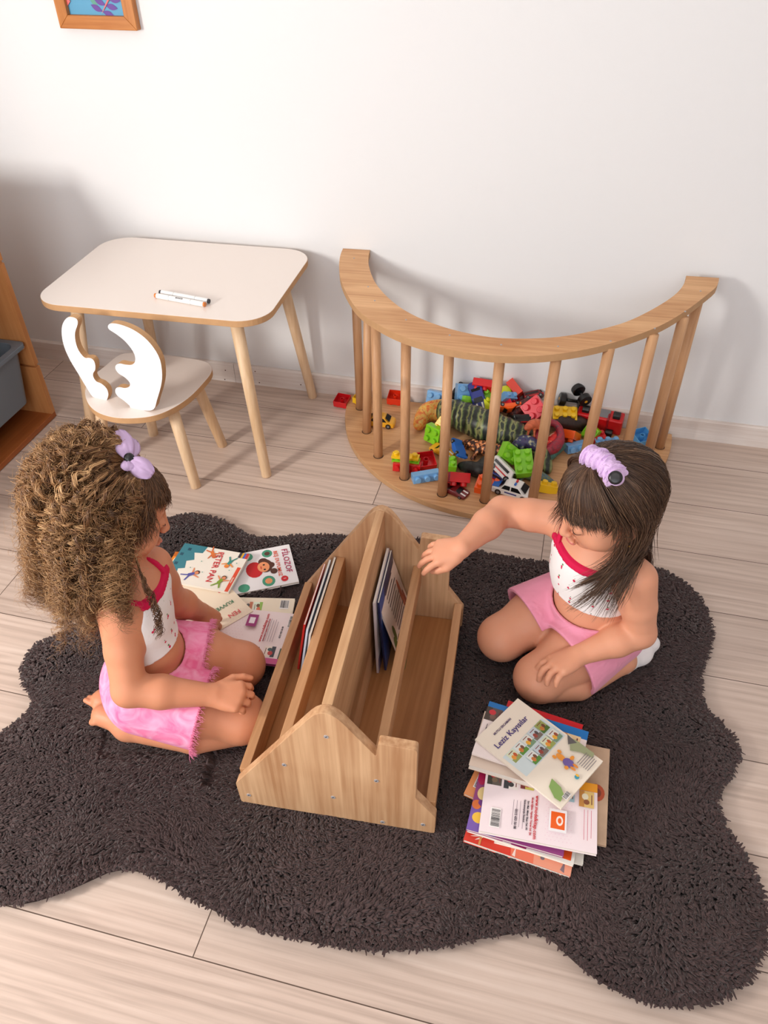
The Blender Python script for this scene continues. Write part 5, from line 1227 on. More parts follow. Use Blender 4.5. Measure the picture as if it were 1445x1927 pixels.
def make_girl(J, name_label, skin):
    C, R = J['C'], J['RH']
    g = thing('person', name_label, 'person', tuple(J['pel'][:2])+(.03,))
    pts = np.array([J[k] for k in J if isinstance(J[k], np.ndarray) and J[k].shape == (3,) and k not in 'f'])
    F = Field(pts.min(0)-.11, pts.max(0)+.11, .0022)
    put(F, torso_prims(J), J['RT']); put(F, leg_prims(J), None); calves(F, J)
    F.cone(J['neck']-npv(0, 0, .012), C+R@npv(0, -.016, -.05), .036, .031, .02)
    arms(F, J)
    H = Field(C-.13, C+.13, .0022); H.lo = F.lo+np.round((H.lo-F.lo)/F.h)*F.h
    add_head(H, C, R)
    i0 = np.round((H.lo-F.lo)/F.h).astype(int); a = np.maximum(i0, 0); e = np.minimum(i0+H.n, F.n); sl = tuple(slice(x, y) for x, y in zip(a, e)); hs = tuple(slice(x, y) for x, y in zip(a-i0, e-i0))
    A_g, B_g = F.G[sl], H.G[hs]; k = .012; ee = np.maximum(k-np.abs(A_g-B_g), 0)/k; F.G[sl] = np.minimum(A_g, B_g)-ee*ee*k*.25
    for hnd in J['hands']: add_hand(F, **hnd)
    F.obj('body', skin, g, relax=2)
    P = lambda x, y, z: C+R@npv(x, y, z)
    # lips, lashes, brows
    L = Field(P(0, .084, -.062)-.03, P(0, .084, -.062)+.03, .001)
    L.ell(P(0, .0850, -.0582), (.0148, .0065, .0038), R, .003); L.ell(P(0, .0822, -.0650), (.0120, .0065, .0042), R, .002); L.ell(P(0, .0925, -.0615), (.016, .004, .0010), R, .001, 'sub')
    L.obj('lips', mat('lips', srgb(206, 112, 104), .4, .5, sss=.1), g)
    for s in (-1, 1):
        bm = bmesh.new(); a = np.linspace(-1, 1, 12)
        bm_tube(bm, [Vector(P(s*.027+.0135*t, .0705+.0122*math.sqrt(max(.05, 1-(t*.95)**2))+.0010, -.0165+.0025*t*t)) for t in a], [.0004+.0006*(1-abs(t)) for t in a], 6)
        solid('eyelashes', bm, mat('lash', srgb(50, 32, 26), .6), g, smooth=True)
        bm = bmesh.new(); bm_tube(bm, [Vector(P(s*(.014+.012*(t+1)), .0850-.0065*(t+1)**1.3, .010+.003*(1-t*t))) for t in a], [.0005+.0013*(1-t*t) for t in a], 6)
        solid('eyebrow', bm, mat('brow', srgb(96, 66, 50), .8), g, smooth=True)
    return g
CH = None
def cherry_mat():
    m = bpy.data.materials.new('white knit with cherries'); m.use_nodes = True; nt = m.node_tree; N = nt.nodes; L = nt.links; b = N['Principled BSDF']
    tc = N.new('ShaderNodeTexCoord'); v = N.new('ShaderNodeTexVoronoi'); v.inputs['Scale'].default_value = 42; v.inputs['Randomness'].default_value = .55
    L.new(tc.outputs['Object'], v.inputs['Vector'])
    def spot(dx, dy, dz, r):
        ad = N.new('ShaderNodeVectorMath'); ad.operation = 'ADD'; ad.inputs[1].default_value = (dx, dy, dz); L.new(tc.outputs['Object'], ad.inputs[0])
        w = N.new('ShaderNodeTexVoronoi'); w.inputs['Scale'].default_value = 42; w.inputs['Randomness'].default_value = .55; L.new(ad.outputs[0], w.inputs['Vector'])
        t = N.new('ShaderNodeMath'); t.operation = 'LESS_THAN'; t.inputs[1].default_value = r*1.75; L.new(w.outputs['Distance'], t.inputs[0]); return t.outputs[0]
    a = spot(0, 0, 0, .075); c = spot(.003, .0034, .0030, .07); gsp = spot(0, .001, -.0055, .055)
    mx0 = N.new('ShaderNodeMix'); mx0.data_type = 'RGBA'; mx0.inputs['A'].default_value = srgb(240, 236, 236); mx0.inputs['B'].default_value = srgb(110, 140, 96); L.new(gsp, mx0.inputs['Factor'])
    s = N.new('ShaderNodeMath'); s.operation = 'MAXIMUM'; L.new(a, s.inputs[0]); L.new(c, s.inputs[1])
    mx = N.new('ShaderNodeMix'); mx.data_type = 'RGBA'; mx.inputs['B'].default_value = srgb(206, 50, 86); L.new(mx0.outputs['Result'], mx.inputs['A']); L.new(s.outputs[0], mx.inputs['Factor'])
    L.new(mx.outputs['Result'], b.inputs['Base Color']); b.inputs['Roughness'].default_value = .85; b.inputs['Specular IOR Level'].default_value = .15
    n = N.new('ShaderNodeTexNoise'); n.inputs['Scale'].default_value = 35; n.inputs['Distortion'].default_value = 1; L.new(tc.outputs['Object'], n.inputs['Vector'])
    bp = N.new('ShaderNodeBump'); bp.inputs['Strength'].default_value = .4; bp.inputs['Distance'].default_value = .003; L.new(n.outputs['Fac'], bp.inputs['Height']); L.new(bp.outputs['Normal'], b.inputs['Normal'])
    return m
CHERRY = cherry_mat()
def fabric(name, col, var=.05, bump=.8, bscale=16, vscale=12): 
    m = mat(name, col, .85, .15, bump=bump, bscale=bscale, var=var, vscale=vscale, sheen=.15)
    for n in m.node_tree.nodes:
        if n.type == 'BUMP': n.inputs['Distance'].default_value = .009
        if n.type == 'TEX_NOISE': n.inputs['Distortion'].default_value = 1.2
    return m
def dress(J, g, shorts_m, trim_m, neck_pl, hem_pl, waist_pl, hem_t, arm_r=.054, flare=.012, hem_up=None):
    f, r = J['f'], J['r']
    lo_ = np.minimum(J['pel'], J['neck'])-.14; hi_ = np.maximum(J['pel'], J['neck'])+.14
    def top(off, name, m, cuts, subs=True):
        T = Field(lo_, hi_, .0021); put(T, torso_prims(J, off), J['RT'])
        for P_, n_ in cuts: T.cut(P_, n_)
        if subs:
            for s in 'RL':
                sg = 1 if s == 'R' else -1
                T.ell(J['sh'+s]+r*sg*.006+npv(0, 0, .004), (arm_r, arm_r, arm_r*1.25), J['RT'], .006, 'sub')
            T.ell(J['neck']+npv(0, 0, .01), (.05, .05, .04), J['RT'], .006, 'sub')
        return T.obj(name, m, g, relax=2)
    nP, nN = neck_pl; hP, hN = hem_pl
    top(.0045, 'crop_top', CHERRY, [(nP, nN), (hP, -unit(hN))])
    # red band along the neckline and straps rising to the neck
    T = Field(lo_, hi_, .0021); put(T, torso_prims(J, .0062), J['RT']); T.cut(nP+unit(nN)*.004, nN); T.cut(nP-unit(nN)*.006, -unit(nN))
    for s in 'RL': T.ell(J['sh'+s]+r*(1 if s == 'R' else -1)*.010, (arm_r*.97,)*3, J['RT'], .004, 'sub')
    T.obj('neckline_trim', trim_m, g, relax=2)
    for s in (-1, 1):
        T = Field(lo_, hi_, .0021); put(T, torso_prims(J, .0066), J['RT']); T.cut(nP-unit(nN)*.006, -unit(nN))
        n_ = unit(r*1.0*s+f*.10-npv(0, 0, .30)); P0_ = J['chest']+r*s*J.get('sx', .036)+npv(0, 0, .03)
        T.cut(P0_+n_*.005, n_); T.cut(P0_-n_*.005, -n_)
        T.obj('shoulder_strap', trim_m, g, relax=2)
    # armhole binding, a thin red edge down each side of the bib
    # shorts
    lo2 = np.min([J['pel'], J['knR'], J['knL'], J['hipR'], J['hipL']], 0)-.10; hi2 = np.max([J['pel']+npv(0, 0, .05), J['knR'], J['knL'], J['hipR'], J['hipL']], 0)+.10
    S_ = Field(lo2, hi2, .0021); put(S_, torso_prims(J, .010)[:4], J['RT']); wP, wN = waist_pl; S_.cut(wP, wN)
    for s in 'RL':
        h, k = J['hip'+s], J['kn'+s]; Lg = Field(lo2, hi2, .0021); t = hem_t[s]; e = h+(k-h)*(t+.12)
        Lg.cone(h, e, .074, .066+flare, .01); d_ = unit(k-h); d2 = unit(d_+(hem_up[s] if hem_up else 0)); Lg.cut(h+(k-h)*t, d2)
        kk = .012; ee = np.maximum(kk-np.abs(S_.G-Lg.G), 0)/kk; S_.G = np.minimum(S_.G, Lg.G)-ee*ee*kk*.25
    I = Field(lo2, hi2, .0021); put(I, torso_prims(J, .003)[:4], J['RT'])
    for s in 'RL':
        h, k = J['hip'+s], J['kn'+s]; I.cone(h, k, .0685, .0685+flare*.6, .01)
    S_.G = np.maximum(S_.G, -I.G-0.0)
    sh = S_.obj('shorts', shorts_m, g, relax=3)
    return sh
# ---- hair engine
def push(P, cols, off):
    for c in cols:
        if c[0] == 'c':
            a, b, r = c[1:]; d = b-a; t = np.clip(((P-a)@d)/(d@d), 0, 1); v = P-(a+t[:, None]*d); L = np.linalg.norm(v, axis=1)+1e-9; m = L < r+off
            P[m] += v[m]/L[m, None]*((r+off)[m]-L[m])[:, None] if np.ndim(off) else v[m]/L[m, None]*(r+off-L[m])[:, None]
        else:
            C, R, rr = c[1:]; q = (P-C)@R; rr_ = np.array(rr)[None]+np.reshape(off, (-1, 1)); k = np.linalg.norm(q/rr_, axis=1)+1e-9; m = k < 1
            P[m] = C+(q[m]/k[m, None])@R.T
    return P
def comb(J, S0, ends, K, fall, cols, off, start=None, seed=0, stepf=.0125, inertia=.72, wave=0., aim=None, aimw=0.):
    """hair lying on the skull from the tie S0 out through each end direction, then falling by its own length"""
    rg = np.random.default_rng(seed); C, R = J['C'], J['RH']; n = len(ends); rad_ = npv(.0705, .084, .072); c0 = npv(0, -.008, .020)
    a = S0/np.linalg.norm(S0); a = np.repeat(a[None], n, 0); b = ends/np.linalg.norm(ends, axis=1, keepdims=True)
    om = np.arccos(np.clip((a*b).sum(1), -1, 1))[:, None]; t0 = np.zeros(n) if start is None else start
    lay = []
    for i in range(K):
        t = (t0+(1-t0)*i/(K-1))[:, None]; d = (np.sin((1-t)*om)*a+np.sin(t*om)*b)/np.sin(om)
        h = off*(.35+.65*np.sin(np.clip(t[:, 0]*1.5, 0, 1)*PI/2))+.003
        lay.append(C+((c0+d*(rad_+h[:, None])))@R.T)
    P = lay[-1].copy(); D = P-lay[-2]; D /= np.linalg.norm(D, axis=1, keepdims=True)+1e-9
    M_ = int(max(fall)/stepf)+1; steps = fall/M_
    for i in range(M_):
        gdir = np.repeat(npv(0, 0, -1)[None], n, 0)
        if aim is not None: gdir = gdir+aim*aimw*(i/M_)
        D = D*inertia+gdir*(1-inertia)+rg.normal(0, .02, (n, 3)); D /= np.linalg.norm(D, axis=1, keepdims=True)
        P = push(P+D*steps[:, None], cols, off*.5+.002); P[:, 2] = np.maximum(P[:, 2], .045)
        lay.append(P.copy())
    Q = np.stack(lay, 1); Q[:, 1:-1] = .25*Q[:, :-2]+.5*Q[:, 1:-1]+.25*Q[:, 2:]
    return Q
def resamp(Q, K):
    n, k, _ = Q.shape; x = np.linspace(0, k-1, K); i = np.minimum(x.astype(int), k-2); f = (x-i)[None, :, None]
    p0 = Q[:, np.maximum(i-1, 0)]; p1 = Q[:, i]; p2 = Q[:, i+1]; p3 = Q[:, np.minimum(i+2, k-1)]
    return .5*((2*p1)+(-p0+p2)*f+(2*p0-5*p1+4*p2-p3)*f**2+(-p0+3*p1-3*p2+p3)*f**3)
def curlify(Q, amp, pitch, phase, grow=.05, hand=None):
    T = np.gradient(Q, axis=1); sl = np.linalg.norm(T, axis=2); T /= sl[..., None]+1e-9; s = np.cumsum(sl, axis=1)
    ref = npv(.3, .5, .81); A = np.cross(T, ref); A /= np.linalg.norm(A, axis=2, keepdims=True)+1e-9; B_ = np.cross(T, A)
    am = amp[:, None]*np.clip((s-.015)/grow, 0, 1); ph = phase[:, None]+2*PI*s/pitch[:, None]*(1 if hand is None else hand[:, None])
    return Q+A*(am*np.cos(ph))[..., None]+B_*(am*np.sin(ph))[..., None]
def body_cols(J, hr=0):
    C, R = J['C'], J['RH']
    return [('e', C+R@npv(0, -.008, .020), R, (.0705+hr, .084+hr, .072+hr)), ('c', J['pel'], J['neck'], .072), ('c', J['shR'], J['shL'], .044), ('c', J['shR'], J['elR'], .038), ('c', J['shL'], J['elL'], .038)]
def scalp_cap(J, m, g, grow=.004):
    C, R = J['C'], J['RH']; F = Field(C-.13, C+.13, .0024)
    F.ell(C+R@npv(0, -.008, .020), (.0705+grow, .084+grow, .072+grow), R, 0)
    n_ = unit(R@npv(0, 1.25, -1.0)); F.cut(C+R@(npv(0, -.008, .020)+npv(0, .052, .038)*1.0), n_)
    F.cut(C+R@npv(0, -.04, -.035), R@npv(0, .1, -1)); F.obj('hair_base', m, g)
# ======================================================= girl with straight hair, reaching into the rack
f = unit(npv(-.66, -.75, 0)); r = np.cross(f, [0, 0, 1])
J2 = dict(f=f, r=r, RT=np.array([r, f, npv(0, 0, 1)]).T)
J2['pel'] = npv(.672, -.935, .128); J2['waist'] = npv(.655, -.952, .205); J2['chest'] = npv(.637, -.958, .285); J2['neck'] = npv(.645, -.956, .365)
J2['C'] = npv(.637, -.969, .484); J2['RH'] = head_frame(-2.64, .30, -.03); J2['tw'] = 1.14; J2['sx'] = .052
J2['shR'] = npv(.560, -.885, .350); J2['elR'] = np.array(at(945, 962, .345)); J2['wrR'] = np.array(at(868, 1030, .345))
J2['shL'] = npv(.718, -1.018, .345); J2['elL'] = np.array(at(1204, 1190, .205)); J2['wrL'] = np.array(at(1088, 1233, .168))
J2['hipR'] = npv(.617, -.893, .130); J2['hipL'] = npv(.702, -.968, .130)
J2['knR'] = np.array(at(944, 1200, .082)); J2['knL'] = np.array(at(1014, 1276, .082))
J2['anR'] = npv(.655, -.86, .055); J2['anL'] = np.array(at(1172, 1243, .058))
J2['ballR'] = J2['anR']-f*.07+npv(0, 0, -.010); J2['ballL'] = J2['anL']-f*.052+npv(0, 0, -.008)
J2['toeR'] = J2['ballR']-f*.03; J2['toeL'] = J2['ballL']-f*.03
dR = np.array(at(800, 1046, .322))-J2['wrR']; dL = np.array(at(1015, 1268, .150))-J2['wrL']
J2['hands'] = [dict(W=J2['wrR'], d=dR, n=(.1, -.15, 1), right=True, curls=((.10, .30, .2), (.12, .32, .3), (.2, .4, .35), (.25, .45, .4)), thumb=(.35, -.1), spread=.24, s=1.02),
               dict(W=J2['wrL'], d=dL, n=(-.15, .25, 1), right=False, curls=((.25, .45, .35), (.25, .55, .4), (.25, .55, .4), (.2, .5, .4)), thumb=(.75, .35), spread=.22, s=1.06)]
skin2 = skin_mat('light warm skin', srgb(216, 150, 118), srgb(222, 160, 130))
g2 = make_girl(J2, 'person with straight dark brown hair, kneeling in pink shorts and reaching into the book rack', skin2)
sh2 = dress(J2, g2, fabric('pink cotton', srgb(232, 150, 176)), mat('red rib trim', srgb(206, 24, 74), .7, .2, bump=.4, bscale=400),
      (J2['chest']+f*.05+npv(0, 0, .060), f*.35+npv(0, 0, 1)), (J2['waist']+npv(0, 0, .026)+f*.0, npv(0, 0, 1)-f*.12), (J2['waist']+npv(0, 0, .0), npv(0, 0, 1)+f*.10), dict(R=.62, L=.60), flare=.024)
# sock on the visible foot
Fk = Field(J2['anL']-.09, J2['anL']+.10, .002); Fk.cone(J2['anL']+f*.012, J2['ballL'], .030, .025, .01); Fk.cone(J2['ballL'], J2['toeL']-f*.012, .025, .019, .01); Fk.ell(J2['ballL'], (.030, .032, .022), None, .01); Fk.cut(J2['anL']+f*.008, f)
Fk.obj('sock', fabric('white sock', srgb(232, 226, 226), .03), g2)
G_ = np.random.default_rng(21)
def sph(n, rg):
    v = rg.normal(0, 1, (n, 3)); return v/np.linalg.norm(v, axis=1, keepdims=True)
brown = tone_mat('dark brown hair', [(0, srgb(42, 27, 20)), (.5, srgb(88, 62, 46)), (1, srgb(150, 116, 88))], .38, .5)
scalp_cap(J2, mat('hair root brown', srgb(50, 34, 27), .6), g2)
S0 = npv(.10, .25, .95)
def hair_ring(n, rg, zf=-.15):
    """end directions on the hairline around the head, front excluded below the brow"""
    th = rg.uniform(-PI, PI, n)      # 0 = front
    y = np.cos(th); x = np.sin(th); z = np.where(y > .55, .34+.05*rg.normal(size=n), np.where(y > 0, .34-(.55-y)/.55*.62, -.28-.35*np.clip(-y, 0, 1)))+rg.normal(0, .05, n)
    q = np.sqrt(np.maximum(.05, 1-z*z)); return np.stack([x*q, y*q, z], 1), y
NH = 14000; ends, yy = hair_ring(NH, G_)
fall = np.where(yy > .62, G_.uniform(.004, .040, NH), np.where(yy > .25, G_.uniform(.01, .04, NH), G_.uniform(.13, .26, NH)))
wisp = (ends[:, 0] > 0) & (yy > .30) & (yy < .62) & (G_.random(NH) < .35); fall[wisp] = G_.uniform(.08, .15, wisp.sum())
wisp = (ends[:, 0] < 0) & (yy > .05) & (yy < .3) & (G_.random(NH) < .25); fall[wisp] = G_.uniform(.06, .15, wisp.sum())
off = G_.uniform(.002, .020, NH); off[yy > .4] *= .45
ear = (ends[:, 0] < -.70) & (yy > -.10) & (yy < .30)
keep = ~(ear & (G_.random(NH) < .9)); ends, yy, fall, off = ends[keep], yy[keep], fall[keep], off[keep]
aim = np.repeat((f*1.0+r*.35)[None], len(ends), 0)*(np.where((ends[:, 0] < -.35) & (yy < .2), 1.25, .25))[:, None]
lk = (np.arctan2(ends[:, 0], ends[:, 1])*14).astype(int)+60; aim = aim+G_.normal(0, .38, (120, 3))[lk]*npv(1, 1, .2); aim[yy > .5] = -r*1.6+f*.3
Q = comb(J2, S0, ends, 9, fall, body_cols(J2), off, start=G_.uniform(0, .35, len(ends)), seed=3, inertia=.72, aim=aim, aimw=1.0)
Q = resamp(Q, 34); lockid = (np.arctan2(ends[:, 0], ends[:, 1])*9).astype(int)
Q = curlify(Q, G_.uniform(.0005, .0035, len(Q)), G_.uniform(.08, .14, len(Q)), lockid*1.7+G_.normal(0, .4, len(Q)), .12)
strands('hair', Q, G_.uniform(.00035, .0006, len(Q)), brown, g2, np.clip(G_.normal(.45, .2, len(Q)), 0, 1))
# scrunchie with a black button, earring
PH = lambda J, x, y, z: J['C']+J['RH']@npv(x, y, z)
lav = fabric('lavender satin', srgb(222, 190, 232), .04, .6, 60)
a, b = np.array(at(1108, 858, .570)), np.array(at(1160, 900, .577))
sc_ = [a+(b-a)*t+npv(0, 0, .010*math.sin(PI*t)) for t in np.linspace(0, 1, 9)]
Fs = Field(np.min(sc_, 0)-.04, np.max(sc_, 0)+.04, .0014); Fs.chain(sc_, [.0135]*9, .006)
Tn = rot_frame(b-a)
for i in range(13):
    t = i/12; p = a+(b-a)*t+npv(0, 0, .010*math.sin(PI*t)); Fs.ell(p, (.0215+.0045*math.sin(i*2.3), .0030, .0200+.004*math.cos(i*1.7)), Tn@np.array([[math.cos(.15*math.sin(i)), -math.sin(.15*math.sin(i)), 0], [math.sin(.15*math.sin(i)), math.cos(.15*math.sin(i)), 0], [0, 0, 1]]), .003)
Fs.obj('scrunchie', lav, g2, relax=1, label='lavender ruffled scrunchie')
bp0 = np.array(at(1158, 899, .594)); nv = unit(CAM-bp0)
bm = bmesh.new(); bm_tube(bm, [Vector(bp0-nv*.004), Vector(bp0), Vector(bp0+nv*.003), Vector(bp0+nv*.004)], [.011, .012, .011, .007], 28); solid('hair_button', bm, mat('button black', srgb(24, 22, 26), .3), g2, smooth=True, label='round black button')
bm = bmesh.new(); q0 = np.array(at(1168, 893, .582)); bm_prism(bm, [(-.006, 0), (.007, -.001), (.008, .016), (-.005, .015)], Vector(q0), Vector((1, 0, 0)), Vector((0, .55, .2)).normalized(), Vector((0, -.4, .9)).normalized(), .0015); solid('ribbon_tail', bm, lav, g2)
bm = bmesh.new(); ep = PH(J2, -.080, .004, -.050); bmesh.ops.create_uvsphere(bm, u_segments=12, v_segments=8, radius=.0026, matrix=Matrix.Translation(Vector(ep))); solid('earring', bm, mat('gold', srgb(220, 180, 90), .25, .5, 1), g2, smooth=True)

# ======================================================= girl with long curls, reading beside the rack
f = unit(npv(.945, .28, 0)); r = np.cross(f, [0, 0, 1])
J1 = dict(f=f, r=r, RT=np.array([r, f, npv(0, 0, 1)]).T)
J1['pel'] = npv(-.205, -1.308, .132); J1['waist'] = npv(-.198, -1.292, .212); J1['chest'] = npv(-.196, -1.280, .295); J1['neck'] = npv(-.200, -1.262, .375)
J1['C'] = npv(-.229, -1.211, .498); J1['RH'] = head_frame(.66, .42, .26)
J1['shR'] = np.array(at(222, 1150, .355)); J1['shL'] = npv(-.200, -1.196, .345)
J1['elR'] = np.array(at(243, 1298, .222)); J1['wrR'] = np.array(at(402, 1308, .182))
J1['elL'] = np.array(at(322, 1128, .215)); J1['wrL'] = np.array(at(377, 1152, .115))
J1['hipR'] = npv(-.190, -1.352, .130); J1['hipL'] = npv(-.195, -1.245, .130)
J1['knR'] = np.array(at(452, 1352, .082)); J1['knL'] = np.array(at(452, 1252, .088))
J1['anR'] = np.array(at(240, 1368, .062)); J1['anL'] = npv(-.245, -1.275, .062)
J1['ballR'] = np.array(at(196, 1346, .062)); J1['ballL'] = np.array(at(196, 1316, .058))
J1['toeR'] = J1['ballR']+npv(-.030, .004, .004); J1['toeL'] = J1['ballL']+npv(-.03, .006, .004)
dR = np.array(at(470, 1312, .172))-J1['wrR']; dL = np.array(at(412, 1184, .060))-J1['wrL']
J1['hands'] = [dict(W=J1['wrR'], d=dR, n=(-.05, -.35, 1), right=True, curls=((.45, .9, .6), (.5, 1.0, .7), (.5, 1.0, .7), (.5, .9, .7)), thumb=(.75, .25), spread=.08, s=1.02, tcurl=.15),
               dict(W=J1['wrL'], d=dL, n=(.5, -.25, .8), right=False, curls=((.1, .25, .2), (.25, .5, .4), (.3, .6, .4), (.35, .6, .4)), thumb=(.6, .1), spread=.1, s=.98)]
skin1 = skin_mat('tan warm skin', srgb(206, 136, 102), srgb(212, 146, 112))
g1 = make_girl(J1, 'person with long curly light brown hair, kneeling on the rug beside scattered picture books', skin1)
tie = mat('tie-dyed pink denim', srgb(244, 138, 182), .85, .15, bump=.5, bscale=25, var=.0)
nt = tie.node_tree; n = nt.nodes.new('ShaderNodeTexNoise'); n.inputs['Scale'].default_value = 26; n.inputs['Distortion'].default_value = 1.5; n.inputs['Detail'].default_value = 3
tc = nt.nodes.new('ShaderNodeTexCoord'); rr_ = nt.nodes.new('ShaderNodeValToRGB'); rr_.color_ramp.elements[0].position = .3; rr_.color_ramp.elements[0].color = srgb(250, 176, 208); rr_.color_ramp.elements[1].position = .7; rr_.color_ramp.elements[1].color = srgb(238, 112, 160)
nt.links.new(tc.outputs['Object'], n.inputs['Vector']); nt.links.new(n.outputs['Fac'], rr_.inputs['Fac']); nt.links.new(rr_.outputs['Color'], nt.nodes['Principled BSDF'].inputs['Base Color'])
for q in nt.nodes:
    if q.type == 'BUMP': q.inputs['Distance'].default_value = .004
sh1 = dress(J1, g1, tie, MATS['red rib trim'],
      (J1['chest']+f*.05+npv(0, 0, .066), f*.35+npv(0, 0, 1)), (J1['waist']+npv(0, 0, .022), npv(0, 0, 1)-f*.05), (J1['waist']+npv(0, 0, -.012), npv(0, 0, 1)+f*.25), dict(R=.62, L=.52), flare=.015, arm_r=.047)
# frayed hems
for s, t in (('R', .62), ('L', .52)):
    h, k = J1['hip'+s], J1['kn'+s]; d_ = unit(k-h); Rm = rot_frame(d_); rg = np.random.default_rng(4); n_ = 520
    a = rg.uniform(0, 2*PI, n_); rr0 = .067+.015*t/(t+.12)+rg.uniform(.0, .004, n_)
    base = (h+(k-h)*t)[None]+(Rm[:, 0][None]*np.cos(a)[:, None]+Rm[:, 2][None]*np.sin(a)[:, None])*(rr0+.003)[:, None]-d_*.004
    K = 6; P = np.zeros((n_, K, 3)); D = d_[None]*1.0+rg.normal(0, .45, (n_, 3))
    for i in range(K): P[:, i] = base+D*(.010*i/(K-1))+rg.normal(0, .0006, (n_, 3))+npv(0, 0, -.003)*(i/(K-1))**2
    m_ = P[:, 0, 2] > .035; o = strands('frayed_hem', P[m_], .0005, mat('fray pink', srgb(248, 150, 190), .9), g1); o['kind'] = 'stuff'
    o.data.name = 'frayed_hem'
# curls
curlm = tone_mat('curly hair', [(0, srgb(60, 36, 20)), (.4, srgb(108, 72, 44)), (.75, srgb(160, 116, 76)), (1, srgb(214, 172, 124))], .38, .5)
scalp_cap(J1, mat('hair root curly', srgb(84, 56, 36), .6), g1, .005)
G_ = np.random.default_rng(8); S0 = npv(.36, .24, .90)
# sleek part from the brow to the bow
ends, yy = hair_ring(5000, G_); m_ = yy > -.15; ends, yy = ends[m_], yy[m_]
fall = np.where(yy > .55, G_.uniform(.004, .03, len(yy)), G_.uniform(.02, .085, len(yy))); off = G_.uniform(.002, .010, len(yy))
Q = comb(J1, S0, ends, 9, fall, body_cols(J1), off, start=G_.uniform(0, .4, len(ends)), seed=5)
Q = curlify(resamp(Q, 40), G_.uniform(.001, .004, len(Q)), G_.uniform(.018, .035, len(Q)), G_.uniform(0, 6, len(Q)), .09)
# the big mass: locks of strands sharing one spiral
nl, per = 1500, 12
e0, y0_ = hair_ring(nl, G_); th = G_.uniform(-PI, PI, nl)
zz = G_.uniform(-.55, .85, nl); qq = np.sqrt(1-zz**2); back = np.stack([np.sin(th)*qq, np.cos(th)*qq, zz], 1)
back = back[back[:, 1] < np.where(back[:, 2] > .3, -.30, np.where(back[:, 2] > 0, -.02, .12))]; nb = len(back)
offl = G_.uniform(.010, .062, nb)*np.clip(.25-back[:, 1]*1.3, .25, 1)
faln = G_.uniform(.10, .27, nb)
axis_out = (back*npv(1, 1, 0))@J1['RH'].T; axis_out[:, 2] = 0
Ql = comb(J1, S0, back, 9, faln, body_cols(J1, .004), offl, start=G_.uniform(.1, .6, nb), seed=9, inertia=.78, aim=axis_out-J1['RH'][:, 1]*.55+npv(-.15, -.05, 0), aimw=.34)
Ql = resamp(Ql, 74)
Ql = np.repeat(Ql, per, 0); N_s = len(Ql)
jit = G_.normal(0, 1, (N_s, 1, 3))*.0018*np.linspace(.5, 1.6, 74)[None, :, None]; Ql = Ql+jit
amp = np.repeat(G_.uniform(.006, .014, nb), per)*G_.uniform(.75, 1.25, N_s); pit = np.repeat(G_.uniform(.020, .044, nb), per)*G_.uniform(.95, 1.05, N_s); pha = np.repeat(G_.uniform(0, 6.28, nb), per)+G_.normal(0, .32, N_s)
hnd = np.repeat(np.sign(G_.normal(size=nb)), per); Ql = curlify(Ql, amp, pit, pha, .05, hnd)
toneL = np.clip(np.repeat(G_.normal(.52, .18, nb), per)+G_.normal(0, .12, N_s)+np.repeat(offl, per)*3.2-.1, 0, 1)
# loose frizz
nf = 2600; fi = G_.integers(0, nb, nf)*per; Qf_ = Ql[fi]+G_.normal(0, .009, (nf, 1, 3))*np.linspace(.2, 1.6, 74)[None, :, None]
Qf_ = curlify(Qf_, G_.uniform(.002, .010, nf), G_.uniform(.015, .04, nf), G_.uniform(0, 6, nf), .05)
mass = np.concatenate([Ql, Qf_]); 
kn_ = np.array(at(243, 862, .612)); cS = kn_+unit(CAM-kn_)*.022; kp = np.linalg.norm(mass-cS, axis=2).min(1) > .034; mass = mass[kp]; sh_p = mass.shape; mass = push(mass.reshape(-1, 3), [('e', cS, np.eye(3), (.038, .038, .038))], 0.).reshape(sh_p)
strands('hair', mass, np.r_[G_.uniform(.00045, .0008, N_s), np.full(nf, .0003)][kp], curlm, g1, np.r_[toneL, np.full(nf, .85)][kp])
lockp = smooth_loop([tuple(at(256, 1050, .435)), tuple(at(270, 1092, .412)), tuple(at(288, 1132, .382)), tuple(at(298, 1168, .352)), tuple(at(297, 1196, .335))], 10, False)
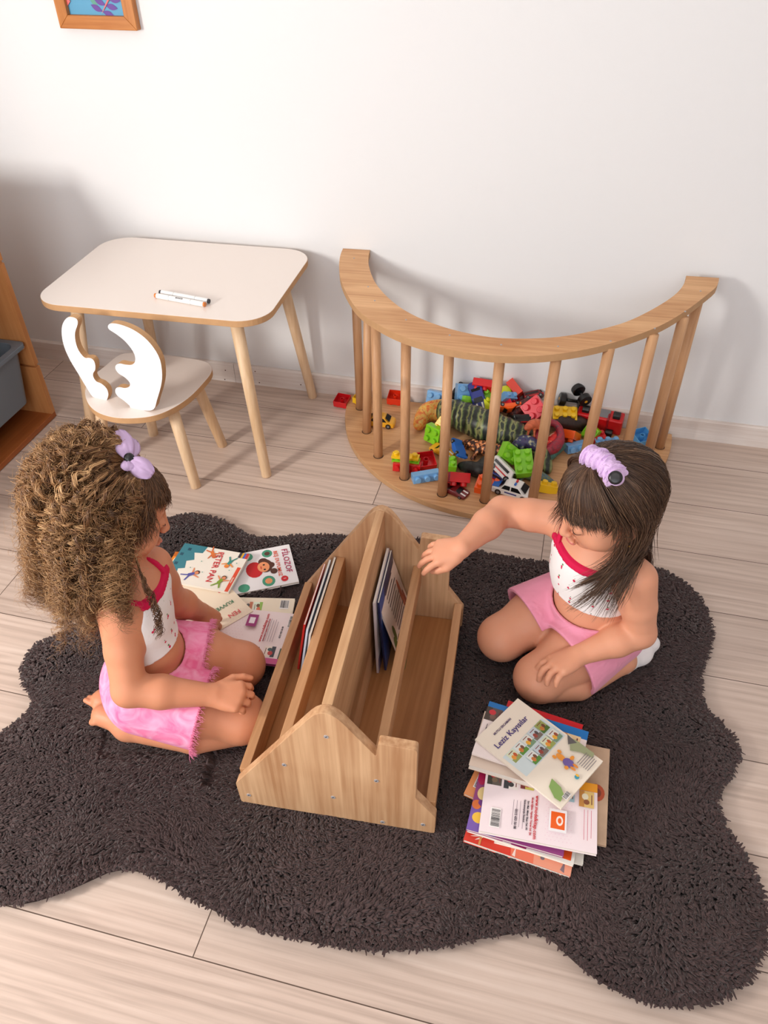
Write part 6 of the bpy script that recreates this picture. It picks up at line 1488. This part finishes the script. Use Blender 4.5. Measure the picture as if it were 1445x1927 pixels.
for c_, n_ in ((0, 20), (1, 12)):
    L_ = resamp(np.repeat((lockp+npv(.006, -.008, .0)*c_)[None], n_, 0), 40)+G_.normal(0, .0009, (n_, 1, 3)); L_ = curlify(L_, G_.uniform(.003, .0085, n_), G_.uniform(.024, .034, n_), 1.+c_*.8+G_.normal(0, .35, n_), .06); Q = np.concatenate([Q, L_])
strands('front_hair', Q, G_.uniform(.0004, .0006, len(Q)), curlm, g1, np.clip(G_.normal(.32, .16, len(Q)), 0, 1))
# organza bow
org = mat('lavender organza', srgb(216, 186, 226), .5, .3); org.node_tree.nodes['Principled BSDF'].inputs['Alpha'].default_value = .82
def loop_petal(name, base, tip, width, nrm_, bulge, m, g):
    base, tip, nrm_ = npv(*base), npv(*tip), unit(nrm_); d = tip-base; L = np.linalg.norm(d); d /= L; s_ = unit(np.cross(nrm_, d)); vs, fs = [], []; nu, nv_ = 12, 8
    for i in range(nu+1):
        u = i/nu; w = width*(.22+.95*math.sin(PI*min(1, u*.78+.08))**1.1)
        if u > .92: w *= .75
        for j in range(nv_+1):
            v = j/nv_*2-1; p = base+d*L*u+s_*w*v*.5+nrm_*(bulge*math.sin(PI*u)*(1-v*v)+.0022*math.sin(v*9+u*5)); vs.append(p)
    for i in range(nu):
        for j in range(nv_): q = i*(nv_+1)+j; fs.append((q, q+1, q+nv_+2, q+nv_+1))
    o = obj(name, vs, fs, m, g, smooth=True); so_ = o.modifiers.new('thick', 'SOLIDIFY'); so_.thickness = .0008; return o
kn_ = np.array(at(243, 862, .614)); nv = unit(CAM-kn_)
loop_petal('bow_loop', kn_, at(222, 810, .640), .030, nv, .008, org, g1); loop_petal('bow_loop', kn_, at(252, 826, .622), .026, nv+npv(.3, 0, 0), .006, org, g1)
loop_petal('bow_loop', kn_+npv(0, -.004, 0), at(287, 894, .592), .030, nv, .010, org, g1); loop_petal('bow_loop', kn_+npv(0, -.004, 0), at(243, 886, .602), .022, nv, .008, org, g1)
bm = bmesh.new(); bm_tube(bm, [Vector(kn_-nv*.006), Vector(kn_), Vector(kn_+nv*.006), Vector(kn_+nv*.009)], [.007, .009, .009, .005], 20); solid('hair_button', bm, MATS['button black'], g1, smooth=True, label='round black button')
